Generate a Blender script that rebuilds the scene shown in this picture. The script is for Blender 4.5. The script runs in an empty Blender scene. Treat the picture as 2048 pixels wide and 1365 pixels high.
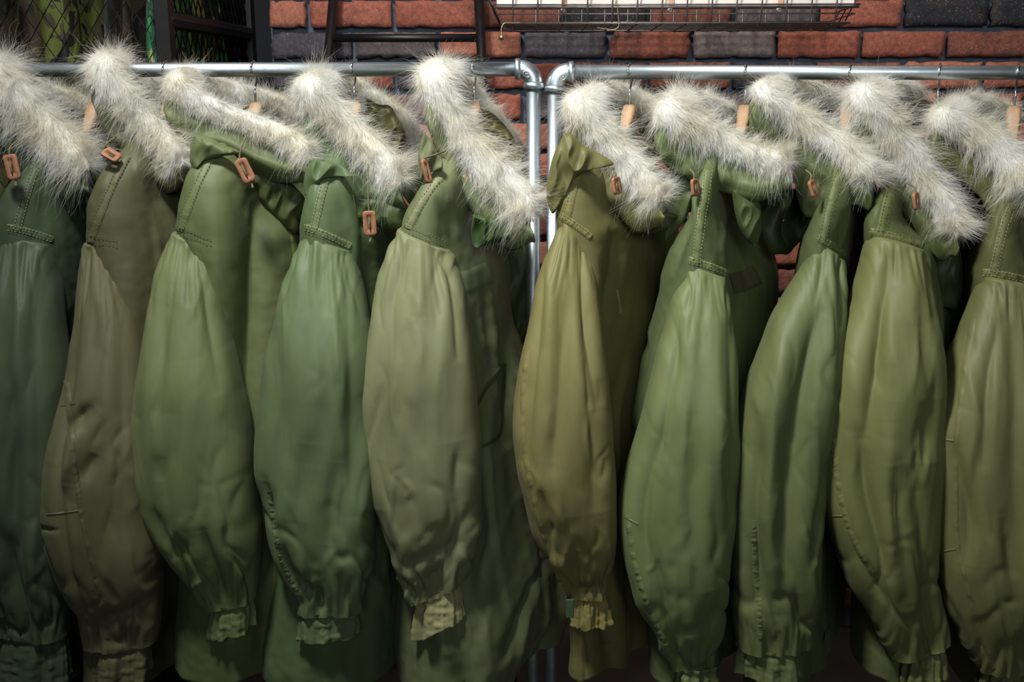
import bpy, math, random
import numpy as np
from mathutils import Vector
from mathutils.bvhtree import BVHTree

SC = bpy.context.scene
COL = SC.collection
rng = np.random.default_rng(7)
random.seed(7)

# ------------------------------------------------------------------ camera
CAM = np.array([0.0, -2.0, 1.5]); PITCH = math.radians(12.0); F = 2048.0
cd = bpy.data.cameras.new('camera'); cd.lens = 36.0; cd.sensor_width = 36.0
cam = bpy.data.objects.new('camera', cd); COL.objects.link(cam)
cam.location = CAM; cam.rotation_euler = (math.radians(90) - PITCH, math.radians(0.12), 0)
SC.camera = cam

# ------------------------------------------------------------------ world, lights, exposure
w = bpy.data.worlds.new('world'); SC.world = w; w.use_nodes = True
w.node_tree.nodes['Background'].inputs[0].default_value = (0.75, 0.86, 1.0, 1)
w.node_tree.nodes['Background'].inputs[1].default_value = 0.028

def area(name, loc, target, size, energy, color, spread=180, size_y=None):
    l = bpy.data.lights.new(name, 'AREA'); l.energy = energy; l.color = color; l.size = size
    if size_y: l.shape = 'RECTANGLE'; l.size_y = size_y
    l.spread = math.radians(spread)
    o = bpy.data.objects.new(name, l); COL.objects.link(o); o.location = loc
    o.rotation_euler = (Vector(target) - Vector(loc)).to_track_quat('-Z', 'Y').to_euler()
    return o
def spot(name, loc, target, energy, color, angle, blend, rad):
    l = bpy.data.lights.new(name, 'SPOT'); l.energy = energy; l.color = color
    l.spot_size = math.radians(angle); l.spot_blend = blend; l.shadow_soft_size = rad
    o = bpy.data.objects.new(name, l); COL.objects.link(o); o.location = loc
    o.rotation_euler = (Vector(target) - Vector(loc)).to_track_quat('-Z', 'Y').to_euler()
    return o
area('ceiling_light', (-0.62, -1.10, 3.05), (0.25, -0.25, 1.40), 0.34, 27, (0.985, 1.0, 0.97), 112, 0.28)
area('window_fill', (0.5, -4.2, 2.6), (0.5, 0.6, 2.05), 2.4, 9, (0.88, 0.95, 1.0), 60, 1.2)  # soft fill added behind the camera as an unseen window
area('wall_washer', (0.45, 0.12, 2.9), (0.45, 0.85, 1.75), 2.0, 2.2, (1.0, 0.80, 0.62), 120, 0.08)

SC.view_settings.view_transform = 'Standard'; SC.view_settings.look = 'None'
SC.view_settings.exposure = 0.22; SC.view_settings.gamma = 1.0
SC.view_settings.use_curve_mapping = False

# ------------------------------------------------------------------ helpers
def P(px, py, Y):
    """world point on the plane y = Y seen at photo position (px, py); arrays welcome"""
    px = np.asarray(px, float); py = np.asarray(py, float); Y = np.asarray(Y, float)
    u = (px - 1024) / F; v = (682.5 - py) / F
    dy = math.cos(PITCH) + v * math.sin(PITCH); dz = -math.sin(PITCH) + v * math.cos(PITCH)
    t = (Y - CAM[1]) / dy
    return np.stack(np.broadcast_arrays(u * t, Y + 0 * t, CAM[2] + dz * t), -1)

def hsh(ix, iy, iz, s):
    n = (ix.astype(np.int64) * 374761393 + iy.astype(np.int64) * 668265263 + iz.astype(np.int64) * 2147483647 + s * 974634777) & 0xffffffff
    n = ((n ^ (n >> 13)) * 1274126177) & 0xffffffff
    n = ((n ^ (n >> 16)) * 2246822519) & 0xffffffff
    n = n ^ (n >> 15)
    return (n & 0xffff) / 32767.5 - 1.0
def noise(x, y, z=0.0, s=0):
    x, y, z = np.broadcast_arrays(np.asarray(x, float), np.asarray(y, float), np.asarray(z, float))
    ix, iy, iz = np.floor(x), np.floor(y), np.floor(z)
    fx, fy, fz = x - ix, y - iy, z - iz
    fx, fy, fz = [f * f * f * (f * (f * 6 - 15) + 10) for f in (fx, fy, fz)]
    r = 0
    for a in (0, 1):
        for b in (0, 1):
            for c in (0, 1):
                r = r + (fx if a else 1 - fx) * (fy if b else 1 - fy) * (fz if c else 1 - fz) * hsh(ix + a, iy + b, iz + c, s)
    return r
def fbm(x, y, z=0.0, s=0, o=3):
    return sum(noise(x * 2**k, y * 2**k, np.asarray(z) * 2**k, s + k * 17) / 2**k for k in range(o))
def sstep(a, b, x):
    t = np.clip((np.asarray(x, float) - a) / (b - a), 0, 1); return t * t * (3 - 2 * t)
def smooth_rows(y, rows, k, win):
    """interpolate row table column k at y with smoothing"""
    rows = sorted(rows); a = np.array([r[0] for r in rows], float); b = np.array([r[k] for r in rows], float)
    g = np.linspace(a[0] - win, a[-1] + win, 400); f = np.interp(g, a, b)
    st = g[1] - g[0]; n = max(1, int(win / st)); ker = np.hanning(2 * n + 3); ker /= ker.sum()
    fp = np.pad(f, n + 1, mode='reflect', reflect_type='odd'); f = np.convolve(fp, ker, 'valid')
    return np.interp(y, g, f)

def link(name, data, parent=None, mat=None):
    o = bpy.data.objects.new(name, data); COL.objects.link(o)
    if parent is not None: o.parent = parent
    if mat is not None:
        data.materials.clear(); data.materials.append(mat)
    return o
def mesh_np(name, V, Fs, smooth=True):
    me = bpy.data.meshes.new(name)
    V = np.asarray(V, float).reshape(-1, 3)
    me.from_pydata(V.tolist(), [], Fs if isinstance(Fs, list) else np.asarray(Fs).tolist()); me.update()
    if smooth: me.polygons.foreach_set('use_smooth', np.ones(len(me.polygons), bool))
    return me
def grid_faces(nr, nc, wrap=True):
    i = np.arange(nr - 1)[:, None]; j = np.arange(nc if wrap else nc - 1)[None, :]
    a = i * nc + j; b = i * nc + (j + 1) % nc
    return np.stack([a, b, b + nc, a + nc], -1).reshape(-1, 4)
def base_of(par):
    """world location of a parent chain (locations only)"""
    v = Vector((0, 0, 0))
    while par is not None:
        v += par.location; par = par.parent
    return np.array(v)
def part(name, V, Fs, parent, mat, smooth=True):
    me = mesh_np(name, np.asarray(V).reshape(-1, 3) - base_of(parent), Fs, smooth)
    return link(name, me, parent, mat)
def thing(name, label, cat, loc, group=None):
    o = bpy.data.objects.new(name, None); COL.objects.link(o); o.location = loc
    o.empty_display_size = 0.05
    o['label'] = label; o['category'] = cat
    if group: o['group'] = group
    return o
def tube(path, r, n=10, cap=True, closed=False):
    path = np.asarray(path, float); m = len(path)
    r = np.broadcast_to(np.asarray(r, float), (m,))
    T = np.gradient(path, axis=0)
    if closed: T = (np.roll(path, -1, 0) - np.roll(path, 1, 0))
    T /= np.linalg.norm(T, axis=1)[:, None] + 1e-12
    up = np.array([0, 0, 1.0]) if abs(T[0, 2]) < .9 else np.array([0, 1.0, 0])
    N = np.zeros_like(T); nn = up - T[0] * up.dot(T[0]); N[0] = nn / np.linalg.norm(nn)
    for k in range(1, m):
        nn = N[k-1] - T[k] * N[k-1].dot(T[k]); N[k] = nn / (np.linalg.norm(nn) + 1e-12)
    B = np.cross(T, N); a = np.linspace(0, 2*np.pi, n, endpoint=False)
    V = path[:, None] + r[:, None, None] * (np.cos(a)[None, :, None] * N[:, None] + np.sin(a)[None, :, None] * B[:, None])
    Fs = grid_faces(m, n).tolist()
    if closed:
        Fs += [[(m-1)*n + j, (m-1)*n + (j+1) % n, (j+1) % n, j] for j in range(n)]
    elif cap:
        Fs += [list(range(n))[::-1], list(range((m-1)*n, m*n))]
    return V.reshape(-1, 3), Fs
def join(items):
    V = []; Fs = []; o = 0
    for v, f in items:
        v = np.asarray(v).reshape(-1, 3); V.append(v)
        Fs += [[i + o for i in q] for q in (f if isinstance(f, list) else f.tolist())]; o += len(v)
    return np.concatenate(V), Fs
def box(c, h, bev=0.0):
    """axis-aligned box, centre c, half sizes h, chamfered along all edges"""
    c = np.asarray(c, float); h = np.asarray(h, float)
    if bev <= 0:
        V = np.array([[x, y, z] for x in (-1, 1) for y in (-1, 1) for z in (-1, 1)]) * h + c
        return V, [[0,1,3,2],[4,6,7,5],[0,4,5,1],[2,3,7,6],[0,2,6,4],[1,5,7,3]]
    V = []; idx = {}
    for sx in (-1, 1):
        for sy in (-1, 1):
            for sz in (-1, 1):
                for ax in range(3):
                    p = np.array([sx, sy, sz]) * (h - bev); p[ax] = (sx, sy, sz)[ax] * h[ax]
                    idx[sx, sy, sz, ax] = len(V); V.append(p + c)
    Fs = []
    for ax in range(3):
        o1, o2 = [(1, 2), (2, 0), (0, 1)][ax]
        for s in (-1, 1):
            q = []
            for a, b in ((-1, -1), (1, -1), (1, 1), (-1, 1)):
                k = [0, 0, 0]; k[ax] = s; k[o1] = a; k[o2] = b; q.append(idx[(*k, ax)])
            Fs.append(q if s > 0 else q[::-1])
        for a in (-1, 1):
            for b in (-1, 1):
                k0 = [0]*3; k1 = [0]*3; k0[ax] = -1; k1[ax] = 1
                k0[o1] = k1[o1] = a; k0[o2] = k1[o2] = b
                q = [idx[(*k0, o1)], idx[(*k1, o1)], idx[(*k1, o2)], idx[(*k0, o2)]]
                Fs.append(q if a * b < 0 else q[::-1])
    for sx in (-1, 1):
        for sy in (-1, 1):
            for sz in (-1, 1):
                q = [idx[sx, sy, sz, a] for a in range(3)]; Fs.append(q if sx*sy*sz > 0 else q[::-1])
    return np.array(V), Fs
def spline(pts, n):
    """Catmull-Rom through rows of pts (any number of columns)"""
    p = np.asarray(pts, float); p = np.vstack([2*p[0]-p[1], p, 2*p[-1]-p[-2]])
    m = len(p) - 3; t = np.linspace(0, m - 1e-6, n); i = t.astype(int); f = (t - i)[:, None]
    a, b, c, d = p[i], p[i+1], p[i+2], p[i+3]
    return 0.5 * (2*b + (c-a)*f + (2*a-5*b+4*c-d)*f**2 + (3*b-a-3*c+d)*f**3)

# ------------------------------------------------------------------ materials
def srgb(r, g, b):
    f = lambda c: (c/255/12.92 if c <= 10 else ((c/255+.055)/1.055)**2.4)
    return (f(r), f(g), f(b), 1)
class NT:
    def __init__(s, name):
        s.m = bpy.data.materials.new(name); s.m.use_nodes = True; s.t = s.m.node_tree
        s.b = s.t.nodes['Principled BSDF']
    def n(s, typ, **kw):
        x = s.t.nodes.new(typ)
        for k, v in kw.items():
            if k in x.inputs.keys() if isinstance(k, str) else False: x.inputs[k].default_value = v
            else: setattr(x, k, v)
        return x
    def l(s, a, b): s.t.links.new(a, b)
    def set(s, **kw):
        for k, v in kw.items(): s.b.inputs[k.replace('_', ' ')].default_value = v
def ramp(nt, fac, stops):
    r = nt.n('ShaderNodeValToRGB'); e = r.color_ramp.elements
    e[0].position, e[0].color = stops[0]; e[1].position, e[1].color = stops[-1]
    for p_, c_ in stops[1:-1]:
        x = e.new(p_); x.color = c_
    nt.l(fac, r.inputs[0]); return r.outputs[0]
def fabric(name, col, rough=.55, sheen=.03, mott=.18):
    t = NT(name); t.set(Roughness=rough, Sheen_Weight=sheen, Sheen_Roughness=.4)
    t.b.inputs['Specular IOR Level'].default_value = 0.28
    tc = t.n('ShaderNodeTexCoord')
    mp = t.n('ShaderNodeMapping'); mp.inputs['Scale'].default_value = (1, 1, .28); t.l(tc.outputs['Object'], mp.inputs[0])
    n1 = t.n('ShaderNodeTexNoise', Scale=7.0, Detail=6.0, Roughness=.6); t.l(mp.outputs[0], n1.inputs['Vector'])
    d = tuple(c*(1-mott) for c in col[:3]) + (1,); b = (min(1, col[0]*(1+mott)), min(1, col[1]*(1+mott*.8)), min(1, col[2]*(1+mott*1.2)), 1)
    c = ramp(t, n1.outputs[0], [(.32, d), (.68, b)]); t.l(c, t.b.inputs['Base Color'])
    # weave and fine crumple relief
    n2 = t.n('ShaderNodeTexNoise', Scale=900.0, Detail=1.0); t.l(tc.outputs['Object'], n2.inputs['Vector'])
    n3 = t.n('ShaderNodeTexNoise', Scale=22.0, Detail=4.0, Roughness=.5, Distortion=.5); t.l(mp.outputs[0], n3.inputs['Vector'])
    b1 = t.n('ShaderNodeBump', Strength=.12, Distance=.0006); t.l(n2.outputs[0], b1.inputs['Height'])
    b2 = t.n('ShaderNodeBump', Strength=.22, Distance=.005); t.l(n3.outputs[0], b2.inputs['Height']); t.l(b1.outputs[0], b2.inputs['Normal'])
    t.l(b2.outputs[0], t.b.inputs['Normal'])
    return t.m
def plain(name, col, rough=.5, metal=0.0, nscale=0, var=.2, bump=0.0, spec=.5, stretch=(1,1,1)):
    t = NT(name); t.set(Roughness=rough, Metallic=metal, Base_Color=col)
    t.b.inputs['Specular IOR Level'].default_value = spec
    if nscale:
        tc = t.n('ShaderNodeTexCoord'); mp = t.n('ShaderNodeMapping'); mp.inputs['Scale'].default_value = stretch
        t.l(tc.outputs['Object'], mp.inputs[0])
        n = t.n('ShaderNodeTexNoise', Scale=float(nscale), Detail=5.0); t.l(mp.outputs[0], n.inputs['Vector'])
        c = ramp(t, n.outputs[0], [(.3, tuple(x*(1-var) for x in col[:3])+(1,)), (.7, tuple(min(1, x*(1+var)) for x in col[:3])+(1,))])
        t.l(c, t.b.inputs['Base Color'])
        if bump:
            b = t.n('ShaderNodeBump', Strength=bump, Distance=.002); t.l(n.outputs[0], b.inputs['Height']); t.l(b.outputs[0], t.b.inputs['Normal'])
    return t.m
def brick_mat():
    t = NT('brick'); t.set(Roughness=.8); t.b.inputs['Specular IOR Level'].default_value = .3
    oi = t.n('ShaderNodeObjectInfo'); tc = t.n('ShaderNodeTexCoord')
    ad = t.n('ShaderNodeVectorMath', operation='ADD'); sc = t.n('ShaderNodeVectorMath', operation='SCALE')
    cb = t.n('ShaderNodeCombineXYZ')
    for k in range(3): t.l(oi.outputs['Random'], cb.inputs[k])
    t.l(cb.outputs[0], sc.inputs[0]); sc.inputs['Scale'].default_value = 37.0
    t.l(tc.outputs['Object'], ad.inputs[0]); t.l(sc.outputs[0], ad.inputs[1])
    n1 = t.n('ShaderNodeTexNoise', Scale=11.0, Detail=7.0, Roughness=.65, Distortion=.4); t.l(ad.outputs[0], n1.inputs['Vector'])
    n2 = t.n('ShaderNodeTexNoise', Scale=75.0, Detail=5.0, Roughness=.7); t.l(ad.outputs[0], n2.inputs['Vector'])
    n4 = t.n('ShaderNodeTexNoise', Scale=190.0, Detail=2.0, Roughness=.6); t.l(ad.outputs[0], n4.inputs['Vector'])
    # burnt dark patches
    f1 = ramp(t, n1.outputs[0], [(.50, (0,0,0,1)), (.66, (1,1,1,1))])
    ml = t.n('ShaderNodeMath', operation='MULTIPLY'); t.l(f1, ml.inputs[0]); t.l(oi.outputs['Alpha'], ml.inputs[1])
    m1 = t.n('ShaderNodeMix', data_type='RGBA'); t.l(ml.outputs[0], m1.inputs[0]); t.l(oi.outputs['Color'], m1.inputs[6]); m1.inputs[7].default_value = srgb(62, 54, 56)
    # pale scuffs and grit
    f2 = ramp(t, n4.outputs[0], [(.62, (0,0,0,1)), (.74, (.5,.5,.5,1))])
    m2 = t.n('ShaderNodeMix', data_type='RGBA'); t.l(f2, m2.inputs[0]); t.l(m1.outputs[2], m2.inputs[6]); m2.inputs[7].default_value = srgb(190, 165, 150)
    f3 = ramp(t, n2.outputs[0], [(.3, (.55,.55,.55,1)), (.7, (1.25,1.2,1.2,1))])
    m3 = t.n('ShaderNodeMix', data_type='RGBA', blend_type='MULTIPLY'); m3.inputs[0].default_value = 1; t.l(m2.outputs[2], m3.inputs[6]); t.l(f3, m3.inputs[7])
    t.l(m3.outputs[2], t.b.inputs['Base Color'])
    b1 = t.n('ShaderNodeBump', Strength=.7, Distance=.004); t.l(n2.outputs[0], b1.inputs['Height'])
    b2 = t.n('ShaderNodeBump', Strength=.5, Distance=.008); t.l(n1.outputs[0], b2.inputs['Height']); t.l(b1.outputs[0], b2.inputs['Normal'])
    t.l(b2.outputs[0], t.b.inputs['Normal']); return t.m
def camo_mat(name, cols, scale):
    t = NT(name); t.set(Roughness=.75); tc = t.n('ShaderNodeTexCoord')
    prev = None
    for k, c in enumerate(cols):
        if prev is None:
            prev = t.n('ShaderNodeRGB'); prev.outputs[0].default_value = c; prev = prev.outputs[0]; continue
        mp = t.n('ShaderNodeMapping'); mp.inputs['Location'].default_value = (k*3.7, k*1.9, k*5.1); mp.inputs['Scale'].default_value = (1, 1, .7)
        t.l(tc.outputs['Object'], mp.inputs[0])
        n = t.n('ShaderNodeTexNoise', Scale=scale, Detail=2.5, Roughness=.5, Distortion=.9); t.l(mp.outputs[0], n.inputs['Vector'])
        f = ramp(t, n.outputs[0], [(.535, (0,0,0,1)), (.55, (1,1,1,1))])
        m = t.n('ShaderNodeMix', data_type='RGBA'); t.l(f, m.inputs[0]); t.l(prev, m.inputs[6]); m.inputs[7].default_value = c
        prev = m.outputs[2]
    t.l(prev, t.b.inputs['Base Color']); return t.m
def pipe_mat():
    t = NT('galvanised_steel'); t.set(Metallic=1.0, Roughness=.3, Base_Color=(.50,.55,.58,1))
    tc = t.n('ShaderNodeTexCoord'); mp = t.n('ShaderNodeMapping'); mp.inputs['Scale'].default_value = (1, 1, 1); t.l(tc.outputs['Object'], mp.inputs[0])
    n = t.n('ShaderNodeTexNoise', Scale=28.0, Detail=8.0, Roughness=.7); t.l(mp.outputs[0], n.inputs['Vector'])
    c = ramp(t, n.outputs[0], [(.3, (.36,.41,.44,1)), (.7, (.62,.67,.70,1))]); t.l(c, t.b.inputs['Base Color'])
    r = ramp(t, n.outputs[0], [(.3, (.50,.50,.50,1)), (.7, (.36,.36,.36,1))]); t.l(r, t.b.inputs['Roughness']); return t.m
M = dict(
    pipe=pipe_mat(),
    chrome=plain('chrome_wire', (.62,.63,.62,1), .18, 1.0),
    wood=plain('hanger_wood', srgb(168,132,98), .45, 0, 14, .28, .1, .5, (6,1,1)),
    mortar=plain('mortar', srgb(80,90,104), .85, 0, 60, .25, .5),
    brick=brick_mat(),
    black=plain('black_steel', srgb(22,21,22), .42, .2, 30, .3, .1),
    blackwall=plain('black_wall', srgb(14,14,18), .8, 0, 20, .3, .1),
    wire=plain('basket_wire', srgb(112,107,103), .42, .7, 40, .3),
    panel=plain('pale_panel', srgb(232,220,212), .6, 0, 6, .1),
    tag=plain('paper_tag', srgb(210,160,130), .7, 0, 20, .1),
    brass=plain('bead_metal', srgb(190,178,140), .3, .9),
    leather=plain('tan_leather', srgb(148,100,72), .6, 0, 60, .22, .3),
    cord=plain('olive_cord', srgb(104,98,66), .9, 0, 400, .4, .6),
    thread=plain('thread', srgb(150,146,104), .8, 0, 300, .2),
    fur=None,
    floor=plain('concrete_floor', srgb(74,70,66), .7, 0, 8, .2, .1),
    room=plain('plaster', srgb(120,118,114), .9, 0, 8, .1),
)
def fur_mat():
    t = NT('white_fur'); t.set(Roughness=.55, Sheen_Weight=.25, Sheen_Roughness=.3)
    tc = t.n('ShaderNodeTexCoord'); n = t.n('ShaderNodeTexNoise', Scale=16.0, Detail=4.0); t.l(tc.outputs['Object'], n.inputs['Vector'])
    c = ramp(t, n.outputs[0], [(.33, srgb(226,219,200)), (.6, srgb(236,234,227))]); t.l(c, t.b.inputs['Base Color'])
    t.b.inputs['Specular IOR Level'].default_value = .5
    tr = t.n('ShaderNodeBsdfTranslucent'); t.l(c, tr.inputs['Color'])
    mx = t.n('ShaderNodeMixShader'); mx.inputs[0].default_value = .35
    t.l(t.b.outputs[0], mx.inputs[1]); t.l(tr.outputs[0], mx.inputs[2]); t.l(mx.outputs[0], t.t.nodes['Material Output'].inputs[0])
    return t.m
M['fur'] = fur_mat()

# ------------------------------------------------------------------ the room
def struct(name, V, Fs, mat, label=None, smooth=False):
    o = link(name, mesh_np(name, V, Fs, smooth), None, mat); o['kind'] = 'structure'
    if label: o['label'] = label
    return o
WY = 0.85           # face of the brickwork
xb0 = P(541, 100, WY)[0]
struct('floor', *box((0, -1.0, -.05), (3.2, 2.3, .05)), M['floor'], 'dark concrete shop floor under the racks')
wall = struct('wall_back', *box(((xb0+3.0)/2, WY+.02+.15, 1.35), ((3.0-xb0)/2, .15, 1.35)), M['mortar'], 'brick wall with dark slate-grey mortar behind the racks')
struct('wall_recess', *box(((-3.2+xb0)/2, WY+.27, 1.35), ((xb0+3.2)/2, .05, 1.35)), M['blackwall'], 'black painted recess wall behind the mesh locker')

# bricks: photo-read courses (bottom edges in px) and joint positions
def rough_brick(seed, W=.216, H=.0665, D=.013):
    n, m = 15, 7
    u = np.linspace(-1, 1, n); v = np.linspace(-1, 1, m); U, Vv = np.meshgrid(u, v)
    x = U * W/2; z = Vv * H/2
    ex = np.maximum(np.abs(U), 0); 
    edge = np.maximum(sstep(.86, 1.0, np.abs(U)), sstep(.72, 1.0, np.abs(Vv)))
    y = -D + edge*.004 + .0016*fbm(x*30, z*30, seed*3.1, seed)
    chip = np.clip(noise(x*45, z*45, seed*7.7, seed+5) - .25, 0, 1) * edge * .012
    x = x - np.sign(U) * (np.abs(U) > .9) * (chip*1.2 + .0015*noise(z*60, U*3, seed, seed+1))
    z = z - np.sign(Vv) * (np.abs(Vv) > .9) * (chip + .0018*noise(x*35, Vv*3, seed, seed+2))
    y = y + chip*.6
    A = np.stack([x, y, z], -1).reshape(-1, 3)
    per = [j for j in range(n)] + [i*n+n-1 for i in range(1, m)] + [(m-1)*n+j for j in range(n-2, -1, -1)] + [i*n for i in range(m-2, 0, -1)]
    B = A[per].copy(); B[:, 1] = .012
    Fs = grid_faces(m, n, False).tolist(); k = len(A); L = len(per)
    Fs += [[per[a], k+a, k+(a+1) % L, per[(a+1) % L]] for a in range(L)]
    return mesh_np('brick', np.vstack([A, B]), Fs)
BV = [rough_brick(s) for s in range(9)]
for b_ in BV: b_.materials.append(M['brick'])
RED = [srgb(168,100,80), srgb(158,92,74), srgb(176,112,90), srgb(150,86,68)]
GREY = [srgb(116,104,102), srgb(130,116,110), srgb(100,92,95)]
DARK = [srgb(48,46,50), srgb(40,40,44)]
zA = P(1024, 54, WY-.02)[2]; zB = P(1024, 116.5, WY-.02)[2]; pitch_z = zA - zB
jA = P(1808, 30, WY)[0]; jB = P(1722, 92, WY)[0]; bw = .2266
seen = {0: [(623,'R'),(790,'R'),(950,'R'),(1118,'B'),(1290,'D'),(1462,'B'),(1636,'G'),(1808,'R'),(1978,'D'),(2200,'D')],
        1: [(712,'d'),(882,'G'),(1048,'R'),(1216,'d'),(1384,'M'),(1553,'G'),(1722,'R'),(1890,'R'),(2100,'B')],
        2: [(623,'d'),(795,'R'),(950,'d'),(1120,'R'),(1300,'B'),(1470,'R'),(1640,'d'),(1805,'R'),(2150,'R')],
        3: [(712,'d'),(860,'P'),(960,'d'),(1045,'R'),(1216,'G'),(1384,'P'),(1553,'G'),(1722,'P'),(2100,'R')], 4: [(2100,'R')]}
row = -3
nb = 0
while True:
    zc = zA - row*pitch_z + pitch_z/2 - .005
    if zc < .03: break
    j0 = jA if row % 2 == 0 else jB
    k0 = math.ceil((xb0 - j0)/bw - .5); x = j0 + k0*bw; idx = 0
    cells = []
    if x - xb0 > .06: cells.append((xb0+.004, x-.006))
    while x < 1.9:
        cells.append((x+.006, x+bw-.006)); x += bw
    for ci, (a, b) in enumerate(cells):
        o = bpy.data.objects.new('brick', BV[(nb*5+row) % 9]); COL.objects.link(o); o.parent = wall
        o.location = ((a+b)/2, WY+random.uniform(-.003, .003), zc); o.scale = ((b-a)/.216, 1, random.uniform(.97, 1.02))
        if nb % 2: o.rotation_euler = (0, math.pi, 0)
        pxc = 1024 + F*((a+b)/2)/2.745
        code = next((q for e_, q in seen.get(row, []) if pxc < e_), None) or random.choice('RRRRGMRB')
        col, al = {'R': (random.choice(RED), .25), 'B': (srgb(128,76,62), .5), 'G': (random.choice(GREY), .6), 'M': (srgb(142,84,68), 1.0),
                   'd': (srgb(84,80,86), .7), 'D': (random.choice(DARK), .8), 'P': (srgb(134,112,108), .4)}[code]
        f = random.uniform(.88, 1.1); o.color = (col[0]*f, col[1]*f, col[2]*f, al); nb += 1
    row += 1

# ------------------------------------------------------------------ ladder leaning on the wall
def ladder():
    L = thing('ladder', 'black tubular steel ladder leaning on the brick wall behind the left rack', 'ladder', (-.4, .41, 0))
    def yz(z): return .40 + (WY-.02-.40)*z/2.0
    def railpts(pa, pb):
        out = []
        for (px, py) in (pa, pb):
            Y = .7
            for _ in range(20): p = P(px, py, Y); Y = yz(p[2])
            out.append(P(px, py, Y))
        a, b = out; d = (b-a)/(b[2]-a[2])
        return a + d*(.012-a[2]), a + d*(1.99-a[2])
    r = []
    for pa, pb in (((667, 0), (656, 121)), ((958, 0), (969, 234))):
        bot, top = railpts(pa, pb); r.append((bot, top))
        part('rail', *tube(np.linspace(bot, top, 4), .0125, 16), L, M['black'])
        part('foot', *tube([bot+[0,0,-.012], bot+[0,0,.03]], .017, 14), L, M['black'])
    z0 = None
    for Y_ in (.6,):
        p = P(810, 77, .79); z0 = p[2]
    for k in range(-6, 3):
        z = z0 + k*.28
        if not .1 < z < 1.95: continue
        q = [b + (t-b)*((z-b[2])/(t[2]-b[2])) for b, t in r]
        part('rung', *tube(np.linspace(q[0], q[1], 3), .0105, 14), L, M['black'])
ladder()

# ------------------------------------------------------------------ mesh locker with camouflage jackets
def locker():
    xr = P(330, 60, .32)[0]; Yf = .32; Yb = 1.07; xl = -1.72; zt = 2.3
    L = thing('mesh_locker', 'black steel locker with diamond mesh front and side panels', 'locker', (xr-.4, (Yf+Yb)/2, 0))
    def post(x, y, h=.017): part('post', *box((x, y, zt/2), (h, h, zt/2), .002), L, M['black'], False)
    post(xr, Yf); post(xr, Yb-.02); post(xl, Yf); post(xl, Yb-.02)
    post(xr-.68, Yf, .014)
    for z in (.06, 1.02, zt-.02):
        part('front_bar', *box(((xl+xr)/2, Yf, z), ((xr-xl)/2, .013, .016), .002), L, M['black'], False)
        part('side_bar', *box((xr, (Yf+Yb)/2, z), (.013, (Yb-Yf)/2, .016), .002), L, M['black'], False)
    zs = P(352, 40, .36)[2]
    pb_ = P(482, 66, Yb-.03); part('side_brace', *tube([(xr, Yf, zs), (xr, Yb-.03, pb_[2])], .02, 8), L, M['black'], False)
    part('back_panel', *box(((xl+xr)/2, Yb-.004, zt/2), ((xr-xl)/2, .004, zt/2)), L, M['blackwall'], False)
    part('floor_panel', *box(((xl+xr)/2, (Yf+Yb)/2, .03), ((xr-xl)/2-.02, (Yb-Yf)/2-.02, .01)), L, M['black'], False)
    part('hanging_rod', *tube([(xl, .72, 2.12), (xr, .72, 2.12)], .012, 12), L, M['black'])
    # expanded-metal mesh: zigzag strands, real thickness
    def mesh(fn, w, h, dw, dh, r):
        items = []
        nc = int(w/dw)+1; nr = int(h/dh)+1
        for j in range(nr):
            pts_a = []; pts_b = []
            for i in range(2*nc+1):
                pts_a.append(fn(min(w, i*dw/2), min(h, j*dh + (dh/2 if i % 2 else 0))))
                pts_b.append(fn(min(w, i*dw/2), min(h, j*dh + (dh/2 if i % 2 else dh))))
            items += [tube(pts_a, r, 5, False), tube(pts_b, r, 5, False)]
        return join(items)
    zlo = 1.05
    for a, b in ((xl+.017, xr-.694), (xr-.666, xr-.017)):
        o = part('front_mesh', *mesh(lambda s, t: (a+s, Yf, zlo+t), b-a, zt-zlo-.04, .0405, .062, .0018), L, M['black']); o['kind'] = 'stuff'
    o = part('side_mesh', *mesh(lambda s, t: (xr, Yf+.017+s, zlo+t), Yb-Yf-.05, zt-zlo-.04, .0405, .062, .0018), L, M['black']); o['kind'] = 'stuff'
    return xr, Yf, Yb
LX, LYF, LYB = locker()
CAMO = [camo_mat('camo_olive', [srgb(104,112,46), srgb(70,62,42), srgb(32,30,27), srgb(96,108,40)], 15.0),
        camo_mat('camo_brown', [srgb(70,58,44), srgb(50,45,35), srgb(28,26,24), srgb(84,82,50)], 14.0),
        camo_mat('camo_green', [srgb(28,82,46), srgb(26,46,32), srgb(112,120,60), srgb(22,26,24)], 15.0)]
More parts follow.
